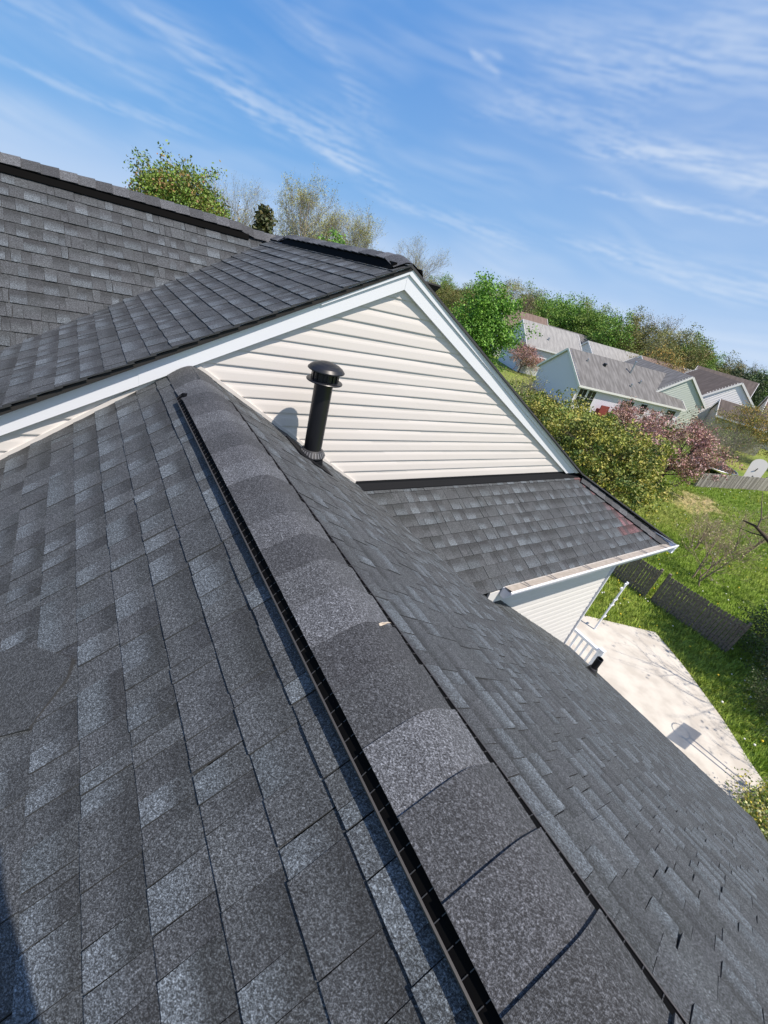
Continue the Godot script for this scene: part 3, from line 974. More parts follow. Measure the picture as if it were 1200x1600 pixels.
const G_SPRING := [Color(0.162, 0.270, 0.034), Color(0.121, 0.216, 0.027), Color(0.216, 0.311, 0.047), Color(0.095, 0.176, 0.027)]
const G_BRIGHT := [Color(0.135, 0.297, 0.027), Color(0.095, 0.230, 0.024), Color(0.176, 0.351, 0.041)]
const G_BROWN := [Color(0.203, 0.257, 0.047), Color(0.270, 0.189, 0.061), Color(0.162, 0.230, 0.041), Color(0.297, 0.149, 0.068)]
const G_YELLOW := [Color(0.36, 0.34, 0.05), Color(0.25, 0.28, 0.045), Color(0.11, 0.17, 0.03), Color(0.42, 0.37, 0.09), Color(0.07, 0.12, 0.025), Color(0.17, 0.22, 0.035)]
const G_PINK := [Color(0.45, 0.23, 0.23), Color(0.55, 0.34, 0.32), Color(0.33, 0.15, 0.15), Color(0.30, 0.21, 0.11), Color(0.60, 0.42, 0.37), Color(0.22, 0.14, 0.08)]
const G_ORANGE := [Color(0.405, 0.230, 0.041), Color(0.351, 0.270, 0.054), Color(0.243, 0.243, 0.054)]
const G_BUD := [Color(0.36, 0.37, 0.12), Color(0.42, 0.39, 0.16), Color(0.29, 0.31, 0.08)]
const GREY_BARK := Color(0.27, 0.235, 0.19)

func vegetation() -> void:
	# behind the back ridge
	plant("round_tree", "round leafing tree with reddish green crown rising above back ridge", "tree", ground_at(3.95, -24.4), tree_meshes(1, {"h": 10.25, "spread": 2.35, "low": 5.4, "limbs": 22, "subs": 6, "twigs": 2, "leaves": 38000, "size": 0.125, "clump": 0.18, "colours": G_BROWN + G_SPRING + G_SPRING, "lift": 0.5, "extra": 2600, "lumpy": 0.14}))
	var bare := tree_meshes(2, {"h": 12.6, "spread": 2.9, "low": 3.6, "limbs": 30, "subs": 8, "twigs": 8, "leaves": 12000, "size": 0.08, "clump": 0.14, "colours": G_BUD, "bark": GREY_BARK, "lift": 1.0, "vase": true, "stems": 2, "trunk": 0.14})
	var bare2 := tree_meshes(3, {"h": 12.0, "spread": 3.2, "low": 3.2, "limbs": 30, "subs": 8, "twigs": 9, "leaves": 4500, "size": 0.075, "clump": 0.12, "colours": G_BUD, "bark": GREY_BARK, "lift": 0.9, "vase": true, "stems": 2, "trunk": 0.13})
	var g := "budding trees behind the gable ridge"
	var say := "tall grey twigged tree with pale spring buds behind gable ridge"
	plant("budding_tree", say, "tree", ground_at(14.4, -33.8), bare, g, 0.0, 0.90)
	plant("budding_tree", say, "tree", ground_at(18.0, -32.0), bare, g, 1.9, 0.83)
	plant("budding_tree", say, "tree", ground_at(10.2, -36.0), bare2, g, 0.6, 0.86)
	plant("budding_tree", say, "tree", ground_at(16.2, -35.0), bare2, g, 2.6, 0.89)
	plant("bare_tree", "small bare grey tree beyond the gable peak", "tree", ground_at(25.2, -33.6), bare2, "", 4.0, 0.86)
	plant("evergreen_tree", "dark narrow evergreen in front of the bare trees", "tree", ground_at(8.42, -25.3), conifer_meshes(5, 9.85, 3.0))
	plant("green_bush_tree", "low bright green tree top just above the gable ridge", "tree", ground_at(12.3, -23.9), tree_meshes(6, {"h": 9.75, "spread": 1.5, "low": 5.6, "limbs": 12, "subs": 6, "twigs": 1, "leaves": 3600, "size": 0.13, "clump": 0.16, "colours": G_BRIGHT, "extra": 70}))
	plant("maple_tree", "full bright green tree beside the right rake of gable", "tree", ground_at(21.9, -19.5), tree_meshes(7, {"h": 9.5, "spread": 2.0, "low": 2.6, "limbs": 26, "subs": 7, "twigs": 1, "leaves": 24000, "size": 0.15, "clump": 0.24, "colours": G_BRIGHT, "extra": 420, "lumpy": 0.55}))
	# the yellow-green pair beyond the right corner
	var yg := {"h": 4.5, "spread": 3.0, "low": 0.1, "limbs": 24, "subs": 7, "twigs": 0, "leaves": 42000, "size": 0.14, "clump": 0.16, "colours": G_YELLOW, "extra": 700, "stems": 3, "lumpy": 0.7, "trunk": 0.10}
	plant("yellow_green_tree", "large yellow green tree covered in new flowers beside pent roof", "tree", ground_at(20.6, -7.2), tree_meshes(8, yg))
	yg.h = 4.35
	plant("yellow_green_tree", "yellow green tree standing between bright green tree and grey roofed house", "tree", ground_at(20.0, -11.2), tree_meshes(9, yg), "", 1.0, 0.95)
	plant("bare_shrub", "pale bare twigs rising out of yellow green trees", "shrub", ground_at(23.0, -15.2), tree_meshes(10, {"h": 5.0, "spread": 1.5, "low": 0.8, "limbs": 14, "subs": 6, "twigs": 3, "leaves": 500, "size": 0.08, "clump": 0.1, "colours": G_BUD, "bark": GREY_BARK, "stems": 3, "lift": 1.0}), "", 0.0, 1.0, "buds", "stems")
	var pink := {"h": 4.2, "spread": 2.6, "low": 0.9, "limbs": 26, "subs": 8, "twigs": 3, "leaves": 11000, "size": 0.13, "clump": 0.15, "colours": G_PINK, "extra": 60, "lumpy": 0.5, "bark": Color(0.10, 0.07, 0.055), "lift": 0.6, "trunk": 0.12}
	plant("blossom_tree", "wide pink blossom tree behind the yellow green tree", "tree", ground_at(33.0, -8.6), tree_meshes(11, pink))
	pink.h = 3.6
	plant("blossom_tree", "pink blossom tree close in front of grey roofed house", "tree", ground_at(36.0, -13.0), tree_meshes(12, pink), "", 0.8, 0.95)
	plant("blossom_tree", "small far pink cherry tree beside the blue shaded house", "tree", ground_at(54.0, -41.5), tree_meshes(11, pink), "", 2.0, 0.98)
	var orange := tree_meshes(13, {"h": 5.2, "spread": 2.6, "low": 0.8, "limbs": 20, "subs": 7, "twigs": 2, "leaves": 7000, "size": 0.14, "clump": 0.2, "colours": G_ORANGE + [Color(0.14, 0.17, 0.04)], "extra": 90, "lumpy": 0.6, "stems": 2})
	plant("russet_tree", "orange tinged young tree beside the dark roofed house", "tree", ground_at(60.0, -13.0), orange)
	plant("russet_tree", "larger russet leafed tree right of the dark roofed house", "tree", ground_at(62.0, -9.0), orange, "", 2.2, 1.1)
	var scrub := tree_meshes(14, {"h": 3.4, "spread": 2.2, "low": 0.3, "limbs": 20, "subs": 7, "twigs": 4, "leaves": 1500, "size": 0.09, "clump": 0.14, "colours": G_BUD + G_SPRING, "bark": GREY_BARK, "stems": 4, "lift": 0.7})
	plant("bare_shrub", "tangled grey shrub behind the pink tree and weathered fence", "shrub", ground_at(46.0, -11.5), scrub, "", 0.0, 1.0, "buds", "stems")
	plant("bare_shrub", "tangled grey shrub between the russet trees and far fence", "shrub", ground_at(52.0, -11.0), scrub, "", 2.0, 0.9, "buds", "stems")
	# on the lawn
	var twig := tree_meshes(15, {"h": 2.9, "spread": 1.5, "low": 0.2, "limbs": 9, "subs": 5, "twigs": 3, "leaves": 300, "size": 0.06, "clump": 0.09, "colours": [Color(0.42, 0.40, 0.17), Color(0.52, 0.46, 0.26)], "bark": Color(0.33, 0.25, 0.185), "stems": 4, "lift": 0.8, "trunk": 0.045})
	plant("bare_shrub", "thin reddish twigged shrub just behind the dark fence", "shrub", ground_at(21.0, -0.9), twig, "", 0.0, 1.0, "buds", "stems")
	plant("bare_shrub", "small twiggy shrub alone on open lawn", "shrub", ground_at(24.6, -2.3), twig, "", 2.4, 0.75, "buds", "stems")
	plant("bare_shrub", "twiggy shrub on the lawn beyond the small crooked dark tree", "shrub", ground_at(27.5, -1.2), twig, "", 4.2, 0.9, "buds", "stems")
	var cb := MB.new()
	cb.tube([Vector3(0.6, 0, 2.9), Vector3(0.3, 1.9, 1.5), Vector3(-0.05, 2.53, -0.15), Vector3(-0.13, 2.86, -0.78), Vector3(-0.20, 3.07, -1.25), Vector3(-0.27, 3.08, -1.7)], [0.13, 0.10, 0.085, 0.07, 0.05, 0.035], 8, Color(0.06, 0.045, 0.035))
	cb.tube([Vector3(-0.18, 3.0, -1.15), Vector3(-0.2, 3.45, -1.25), Vector3(-0.26, 4.0, -1.55), Vector3(-0.3, 4.5, -1.8)], [0.04, 0.028, 0.018, 0.006], 6, Color(0.2, 0.16, 0.12))
	cb.tube([Vector3(-0.2, 3.4, -1.22), Vector3(-0.1, 3.8, -0.95), Vector3(-0.05, 4.1, -0.9)], [0.02, 0.014, 0.005], 5, Color(0.2, 0.16, 0.12))
	cb.tube([Vector3(-0.13, 2.86, -0.78), Vector3(-0.2, 2.75, -1.2), Vector3(-0.28, 2.72, -1.75)], [0.035, 0.02, 0.006], 5, Color(0.08, 0.06, 0.045))
	plant("broken_tree", "small dark crooked tree trunk leaning over the lawn", "tree", ground_at(22.3, 0.7), [cb.done(), null])
	# trees whose shade falls on the patio and the lawn beyond it
	var dark := [Color(0.06, 0.10, 0.03), Color(0.08, 0.12, 0.035), Color(0.07, 0.09, 0.03)]
	plant("shade_tree", "spreading bare tree over the patio corner", "tree", ground_at(16.4, 6.4), tree_meshes(16, {"h": 7.6, "spread": 3.7, "low": 1.8, "limbs": 22, "subs": 8, "twigs": 4, "leaves": 500, "size": 0.10, "clump": 0.2, "colours": G_SPRING, "bark": Color(0.09, 0.075, 0.06), "lift": 0.7, "trunk": 0.16}))
	plant("shade_tree", "dense dark tree beyond the patio edge", "tree", ground_at(18.5, 4.7), tree_meshes(17, {"h": 7.6, "spread": 2.4, "low": 3.0, "limbs": 20, "subs": 7, "twigs": 1, "leaves": 13000, "size": 0.16, "clump": 0.26, "colours": dark, "extra": 160}))
	var bush := {"h": 1.75, "spread": 1.25, "low": 0.06, "limbs": 12, "subs": 6, "twigs": 2, "leaves": 4200, "size": 0.07, "clump": 0.11, "colours": dark, "stems": 4, "trunk": 0.03, "extra": 50}
	plant("dark_bush", "dark shaded bush at the end of wooden fence", "bush", ground_at(17.2, 3.3), tree_meshes(18, bush), "", 0.0, 1.0, "foliage", "stems")
	plant("dark_bush", "dark low bush beside the patio edge", "bush", ground_at(15.1, 4.0), tree_meshes(18, bush), "", 2.0, 0.8, "foliage", "stems")
	plant("dark_bush", "dark bush behind the fence end in shade", "bush", ground_at(18.5, 2.7), tree_meshes(18, bush), "", 4.0, 1.0, "foliage", "stems")
	var flower := {"h": 0.85, "spread": 0.8, "low": 0.05, "limbs": 12, "subs": 6, "twigs": 1, "leaves": 3600, "size": 0.06, "clump": 0.09, "colours": [Color(0.12, 0.19, 0.03), Color(0.18, 0.25, 0.04), Color(0.55, 0.45, 0.06), Color(0.62, 0.58, 0.30)], "stems": 4, "trunk": 0.02, "extra": 40}
	plant("flowering_bush", "low yellow flowered bush at the roof end of patio", "bush", ground_at(11.0, 5.1), tree_meshes(19, flower), "", 0.0, 1.0, "foliage", "stems")
	plant("flowering_bush", "yellow flowered bush growing below the roof edge", "bush", ground_at(10.0, 5.2), tree_meshes(20, flower), "", 1.0, 1.1, "foliage", "stems")
	# wood beyond the houses
	var kinds := [tree_meshes(31, {"h": 12.5, "spread": 3.6, "low": 2.5, "limbs": 20, "subs": 6, "twigs": 1, "leaves": 9500, "size": 0.28, "clump": 0.42, "colours": G_SPRING, "extra": 120, "lumpy": 0.7}),
		tree_meshes(32, {"h": 13.0, "spread": 3.4, "low": 3.0, "limbs": 20, "subs": 7, "twigs": 3, "leaves": 3800, "size": 0.19, "clump": 0.34, "colours": G_BUD + [Color(0.12, 0.13, 0.05)], "bark": GREY_BARK, "lift": 1.0, "vase": true}),
		tree_meshes(33, {"h": 12.0, "spread": 3.5, "low": 2.0, "limbs": 20, "subs": 7, "twigs": 4, "leaves": 900, "size": 0.2, "clump": 0.3, "colours": [Color(0.16, 0.13, 0.06), Color(0.2, 0.15, 0.08)], "bark": Color(0.13, 0.10, 0.085), "lift": 1.1, "vase": true}),
		tree_meshes(34, {"h": 11.5, "spread": 4.0, "low": 1.5, "limbs": 20, "subs": 6, "twigs": 1, "leaves": 10500, "size": 0.28, "clump": 0.45, "colours": G_BRIGHT + G_SPRING, "extra": 140, "lumpy": 0.6}),
		tree_meshes(35, {"h": 12.0, "spread": 3.6, "low": 2.0, "limbs": 20, "subs": 6, "twigs": 2, "leaves": 7000, "size": 0.25, "clump": 0.42, "colours": [Color(0.17, 0.19, 0.04), Color(0.2, 0.16, 0.05), Color(0.13, 0.16, 0.035)], "extra": 90, "lumpy": 0.7})]
	var says := ["leafy spring green tree in the wood behind the houses", "thinly budding pale tree in the wood behind the houses", "bare brown tree in the wood behind the houses", "broad fresh green tree in the wood behind the houses", "olive tinged tree in the wood behind the houses"]
	var rng := RandomNumberGenerator.new()
	rng.seed = 404
	# azimuth in degrees and height of the tops above eye level in degrees, along the skyline
	var line := [[36, 0.6], [39, 1.2], [42, 1.6], [44, 2.1], [46.5, 2.4], [49, 2.6], [51.5, 2.9], [54, 2.7], [56.5, 2.8], [59, 2.7], [61.5, 2.6], [64, 2.7], [66, 2.4], [68, 1.7], [70, 0.9], [72, 1.0], [74, 0.9], [76.5, 0.6], [79, 0.6]]
	for row in 3:
		for i in line.size():
			var az := deg_to_rad(line[i][0] + rng.randf_range(-1.0, 1.0) + (1.2 if row == 1 else 0.0))
			var d := 96.0 + row * 11.0 + rng.randf_range(-4.0, 4.0)
			if line[i][0] > 67.5:
				d += 14.0
			var n := rng.randi() % 5
			var top: float = 0.87 + d * tan(deg_to_rad(line[i][1] + rng.randf_range(-0.75, 0.2) - 0.25 * (2 - row))) - GROUND
			var hh: float = [12.5, 13.0, 12.0, 11.5, 12.0][n]
			plant("woodland_tree", says[n], "tree", Vector3(-0.59 + sin(az) * d, GROUND, 3.2 - cos(az) * d), kinds[n], "wood behind the houses", rng.randf() * TAU, top / hh)
	plant("evergreen_tree", "very dark rounded evergreen beside the dark roofed house", "tree", ground_at(89.0, -24.5), tree_meshes(41, {"h": 9.2, "spread": 3.4, "low": 0.6, "limbs": 18, "subs": 6, "twigs": 1, "leaves": 9000, "size": 0.28, "clump": 0.4, "colours": [Color(0.03, 0.06, 0.015), Color(0.045, 0.08, 0.02)], "extra": 130}))
	# street trees between the far houses
	plant("street_tree", "orange brown budding tree between the far rooftops", "tree", ground_at(79.0, -33.6), orange, "", 0.5, 1.55)
	plant("street_tree", "pale green street tree behind the sage sided gable", "tree", ground_at(80.0, -26.5), tree_meshes(42, {"h": 6.6, "spread": 2.8, "low": 1.0, "limbs": 18, "subs": 6, "twigs": 2, "leaves": 3600, "size": 0.2, "clump": 0.3, "colours": [Color(0.22, 0.27, 0.10), Color(0.17, 0.22, 0.08)], "extra": 60}))

func lawn() -> void:
	var xs := [-900.0, -300.0, -100.0, -40.0, 0.0, 5.0]
	for i in 56:
		xs.append(6.0 + i)
	xs.append_array([64.0, 70.0, 80.0, 95.0, 120.0, 160.0, 250.0, 450.0, 900.0])
	var zs := [-900.0, -450.0, -250.0, -150.0, -110.0, -80.0, -60.0, -45.0, -35.0, -30.0]
	for i in 40:
		zs.append(-27.0 + i)
	zs.append_array([14.0, 18.0, 30.0, 80.0, 300.0, 900.0])
	var n := FastNoiseLite.new()
	n.seed = 8
	n.frequency = 0.12
	n.fractal_octaves = 4
	var shade := func(x: float, z: float) -> Color:
		var f := n.get_noise_2d(x, z)
		var k := Color(0.20, 0.28, 0.04).lerp(Color(0.32, 0.33, 0.08), clampf(f * 1.6 + 0.3, 0.0, 1.0))
		# straw and bare soil where the photograph shows them, by the trees
		var d := Vector2((x - 33.4) / 3.2, (z + 6.0) / 1.6).length() + n.get_noise_2d(x * 4.0, z * 4.0) * 0.6
		k = k.lerp(Color(0.46, 0.35, 0.23), smoothstep(1.2, 0.6, d))
		var d2 := Vector2((x - 27.5) / 5.0, (z + 5.6) / 1.5).length() + n.get_noise_2d(x * 4.0 + 50.0, z * 4.0) * 0.8
		return k.lerp(Color(0.40, 0.35, 0.13), 0.8 * smoothstep(1.3, 0.5, d2))
	var b := MB.new()
	for i in xs.size() - 1:
		for j in zs.size() - 1:
			var q := []
			for s in [[0, 1], [1, 1], [1, 0], [0, 0]]:
				q.append(Vector3(xs[i + s[0]], GROUND, zs[j + s[1]]))
			b.vert(q[0], Vector3.UP, Vector2.ZERO, shade.call(q[0].x, q[0].z)); b.vert(q[2], Vector3.UP, Vector2.ZERO, shade.call(q[2].x, q[2].z)); b.vert(q[1], Vector3.UP, Vector2.ZERO, shade.call(q[1].x, q[1].z))
			b.vert(q[0], Vector3.UP, Vector2.ZERO, shade.call(q[0].x, q[0].z)); b.vert(q[3], Vector3.UP, Vector2.ZERO, shade.call(q[3].x, q[3].z)); b.vert(q[2], Vector3.UP, Vector2.ZERO, shade.call(q[2].x, q[2].z))
	setting("ground", b.done(), M.lawn)
	# tufts
	var rng := RandomNumberGenerator.new()
	rng.seed = 55
	var t := MB.new()
	for i in 9:
		var a := rng.randf() * TAU
		var r := rng.randf() * 0.10
		var p := Vector3(cos(a) * r, 0, sin(a) * r)
		var d := Vector3(rng.randfn(), 0, rng.randfn()).normalized()
		var hh := rng.randf_range(0.06, 0.14)
		var tip := p + Vector3(0, hh, 0) + d * hh * rng.randf_range(0.2, 0.8)
		var s := d.cross(Vector3.UP) * 0.011
		t.tri(p - s, p + s, tip, Color.WHITE)
	var mm := MultiMesh.new()
	mm.transform_format = MultiMesh.TRANSFORM_3D
	mm.use_colors = true
	mm.mesh = t.done()
	var spots := []
	while spots.size() < 70000:
		var x := 9.0 + 38.0 * pow(rng.randf(), 1.5)
		var z := rng.randf_range(-13.0, 7.5)
		if x < 15.3 and Geometry2D.is_point_in_polygon(Vector2(x, z), PackedVector2Array(PATIO)):
			continue
		if z > 5.6 and x < 10.0:
			continue
		var straw: Color = shade.call(x, z)
		if straw.r > straw.g * 1.12 and rng.randf() < 0.85:
			continue
		spots.append(Vector2(x, z))
	mm.instance_count = spots.size()
	for i in spots.size():
		var p: Vector2 = spots[i]
		mm.set_instance_transform(i, Transform3D(Basis(Vector3.UP, rng.randf() * TAU).scaled(Vector3.ONE * rng.randf_range(0.7, 1.5)), Vector3(p.x, GROUND, p.y)))
		var k: Color = shade.call(p.x, p.y)
		k = k.lerp(Color(0.26, 0.40, 0.04), 0.6) * rng.randf_range(0.6, 1.35)
		mm.set_instance_color(i, k)
	var g := MultiMeshInstance3D.new()
	g.name = "grass"
	g.multimesh = mm
	g.material_override = M.leaf
	tag(g, "short spring grass of the back yards", "grass")
	g.set_meta("kind", "stuff")
	add_child(g)
	var f := MB.new()
	f.lathe([Vector2(0.0001, 0.10), Vector2(0.024, 0.115), Vector2(0.020, 0.135), Vector2(0.0001, 0.14)], Vector3.ZERO, 6)
	f.tube([Vector3.ZERO, Vector3(0, 0.11, 0)], [0.004, 0.003], 3, Color(0.2, 0.3, 0.06), false)
	var fm := MultiMesh.new()
	fm.transform_format = MultiMesh.TRANSFORM_3D
	fm.use_colors = true
	fm.mesh = f.done()
	fm.instance_count = 900
	for i in 900:
		var p: Vector2 = spots[rng.randi() % spots.size()]
		fm.set_instance_transform(i, Transform3D(Basis().scaled(Vector3.ONE * rng.randf_range(0.7, 1.5)), Vector3(p.x, GROUND, p.y)))
		fm.set_instance_color(i, Color(0.75, 0.74, 0.66) if rng.randf() < 0.6 else Color(0.7, 0.52, 0.03))
	var fl := MultiMeshInstance3D.new()
	fl.name = "dandelions"
	fl.multimesh = fm
	fl.material_override = M.paint
	tag(fl, "white and yellow dandelions scattered over the lawn", "flowers")
	fl.set_meta("kind", "stuff")
	add_child(fl)
# ---------------------------------------------------------------- yard and neighbours
const PATIO := [Vector2(6.5, -1.9), Vector2(12.2, -1.45), Vector2(12.93, -1.1), Vector2(14.97, 0.33), Vector2(14.38, 1.54), Vector2(13.69, 2.62), Vector2(13.3, 3.21), Vector2(12.66, 3.99), Vector2(12.25, 4.55), Vector2(11.5, 4.35), Vector2(6.5, 4.3)]

func patio() -> void:
	var p := PATIO.duplicate()
	var b := MB.new()
	var flat := []
	for q in p:
		flat.append(Vector2(q.x, -q.y))
	prism(flat, 0.0, 0.06, b)
	var o := setting("patio", b.done(), M.concrete)
	o.transform = Transform3D(Basis(Vector3(1, 0, 0), -PI / 2), Vector3(0, GROUND, 0))
	var s := MB.new()
	s.box(Vector3(48, 0.004, -60), Vector3(62, 0.008, -34.5))
	var rd := setting("road", s.done(), M.asphalt)
	rd.transform = Transform3D(Basis(Vector3.UP, 0.25), Vector3(0, GROUND, 0))

func fence(label: String, a: Vector3, z: Vector3, h: float, wide: float, gap: float, m: Material, sd: int) -> void:
	var rng := RandomNumberGenerator.new()
	rng.seed = sd
	var len := a.distance_to(z)
	var d := (z - a).normalized()
	var f := thing("wooden_fence", label, "fence", a, atan2(-d.z, d.x))
	var meshes := []
	for i in 5:
		var hh := h * rng.randf_range(0.985, 1.01)
		meshes.append(prism([Vector2(0, 0.03), Vector2(wide, 0.03), Vector2(wide, hh - 0.03), Vector2(wide - 0.03, hh), Vector2(0.03, hh), Vector2(0, hh - 0.03)], -0.01, 0.01).done())
	var x := 0.0
	while x < len - wide * 0.5:
		part("picket", meshes[rng.randi() % 5], m if m != M.fence_pale else [M.fence_pale, M.fence_pale2, M.fence_pale3][rng.randi() % 3], f, Transform3D(Basis(Vector3(0, 0, 1), rng.randf_range(-0.006, 0.006)), Vector3(x, 0, rng.randf_range(-0.004, 0.004))))
		x += wide + gap * rng.randf_range(0.6, 1.5)
	for y in [0.25, h - 0.28]:
		var r := MB.new()
		r.box(Vector3(0, y, -0.05), Vector3(len, y + 0.085, -0.0145))
		part("rail", r.done(), m, f)
	var n := maxi(1, int(round(len / 2.4)))
	for i in n + 1:
		var p := MB.new()
		var px := minf(len * i / n, len - 0.05)
		p.box(Vector3(px - 0.045, 0, -0.145), Vector3(px + 0.045, h + 0.06, -0.055))
		part("post", p.done(), m, f)

func gable_house(label: String, at: Vector3, h: float, length: float, half: float, ye: float, yr: float, wall: Color, roof_m: Material, windows: Array, vents := [], called := "neighbour_house") -> Node3D:
	var o := thing(called, label, "house", Vector3(at.x, GROUND, at.z), -h)
	var e := ye - GROUND
	var r := yr - GROUND
	var l := length / 2
	var over := 0.35
	var slope := (r - e) / half
	var wm := mat(wall, 0.7)
	var b := MB.new()
	var w := half - over
	var ew := e + slope * over - 0.06
	b.box(Vector3(-l + 0.2, 0, -w), Vector3(l - 0.2, ew - 0.02, w))
	for s in [-1.0, 1.0]:
		var x := (l - 0.2) * float(s)
		var t := [Vector3(x, ew - 0.02, -w), Vector3(x, ew - 0.02, w), Vector3(x, r - 0.08, 0)]
		if s > 0:
			b.tri(t[1], t[0], t[2])
		else:
			b.tri(t[0], t[1], t[2])
	# lap lines of the siding on the gable ends
	part("wall", b.done(), wm, o)
	for s in [-1.0, 1.0]:
		var lap := MB.new()
		var y := 0.3
		while y < r - 0.3:
			var hw := w if y < ew else w * (r - 0.08 - y) / (r - 0.08 - ew)
			var px := absf(s) * (l - 0.2) * float(s)
			# a lapped face: each board leans out at its foot
			var a := Vector3(px + s * 0.03, y, -hw)
			var d := Vector3(px + s * 0.03, y, hw)
			var a2 := Vector3(px + s * 0.004, y + 0.2, -hw)
			var d2 := Vector3(px + s * 0.004, y + 0.2, hw)
			if s > 0:
				lap.quad(d, a, a2, d2)
				lap.quad(d - Vector3(0.026, 0, 0), a - Vector3(0.026, 0, 0), a, d)
			else:
				lap.quad(a, d, d2, a2)
				lap.quad(a + Vector3(0.026, 0, 0), d + Vector3(0.026, 0, 0), d, a)
			y += 0.2
		part("siding", lap.done(), wm, o)
	var rf := MB.new()
	for s in [-1.0, 1.0]:
		var p := [Vector3(-l, e, s * half), Vector3(l, e, s * half), Vector3(l, r, 0), Vector3(-l, r, 0)]
		var q := []
		for v in p:
			q.append(v - Vector3(0, 0.14, 0))
		var uv := [Vector2(0, half), Vector2(length, half), Vector2(length, 0), Vector2(0, 0)]
		if s > 0:
			rf.quad(p[0], p[1], p[2], p[3], Color.WHITE, uv[0], uv[1], uv[2], uv[3])
			rf.quad(q[0], q[1], p[1], p[0])
		else:
			rf.quad(p[1], p[0], p[3], p[2], Color.WHITE, uv[1], uv[0], uv[3], uv[2])
			rf.quad(q[1], q[0], p[0], p[1])
		for k in [[0, 3], [2, 1]]:
			rf.quad(q[k[0]], q[k[1]], p[k[1]], p[k[0]])
		rf.quad(q[3], q[2], q[1], q[0])
	part("roof", rf.done(), roof_m, o)
	var tr := MB.new()
	for s in [-1.0, 1.0]:
		tr.box(Vector3(-l, e - 0.24, s * half - 0.02), Vector3(l, e - 0.02, s * half + 0.04))
		for k in [-1.0, 1.0]:
			tr.beam(Vector3(s * (l + 0.015), e - 0.13, k * half), Vector3(s * (l + 0.015), r - 0.13, k * 0.01), 0.24, 0.05, Vector3(1, 0, 0))
	part("trim", tr.done(), M.trim_plain, o)
	for q in windows:      # face, across, height of sill, width, height, sashes
		var wn := holder("window", o)
		var fr := MB.new()
		var gl := MB.new()
		var x0: float = q[1]
		fr.box(Vector3(x0, q[2], 0.0), Vector3(x0 + q[3], q[2] + q[4], 0.05))
		var nx := int(q[5])
		for i in nx:
			for j in 2:
				var pw: float = (q[3] - 0.08) / nx
				var ph: float = (q[4] - 0.08) / 2.0
				gl.box(Vector3(x0 + 0.06 + pw * i, q[2] + 0.06 + ph * j, 0.045), Vector3(x0 + 0.02 + pw * (i + 1), q[2] + 0.02 + ph * (j + 1), 0.062))
		wn.transform = Transform3D(Basis(), Vector3(0, 0, w)) if q[0] == 0 else Transform3D(Basis(Vector3.UP, -PI / 2), Vector3(-l + 0.175, 0, 0))
		part("frame", fr.done(), M.trim_plain, wn)
		part("pane", gl.done(), M.glass, wn)
	for q in vents:        # along, down the slope (0 ridge to 1 eave), radius, height
		var v := MB.new()
		v.lathe([Vector2(q[2], -0.3), Vector2(q[2], q[3]), Vector2(q[2] * 1.5, q[3]), Vector2(q[2] * 1.4, q[3] + 0.08), Vector2(0.001, q[3] + 0.12)], Vector3(q[0], r - slope * half * q[1], half * q[1]), 10)
		part("roof_vent", v.done(), M.metal if q.size() < 5 else M.pipe, o)
	return o

func streaked(sd: int, a: Color, z: Color) -> StandardMaterial3D:
	var m := StandardMaterial3D.new()
	m.albedo_texture = mottled(512, 0.012, sd, [[0.2, a], [0.55, a.lerp(z, 0.5)], [0.85, z]], 5)
	m.uv1_scale = Vector3(0.35, 0.09, 1)
	m.roughness = 0.9
	return m

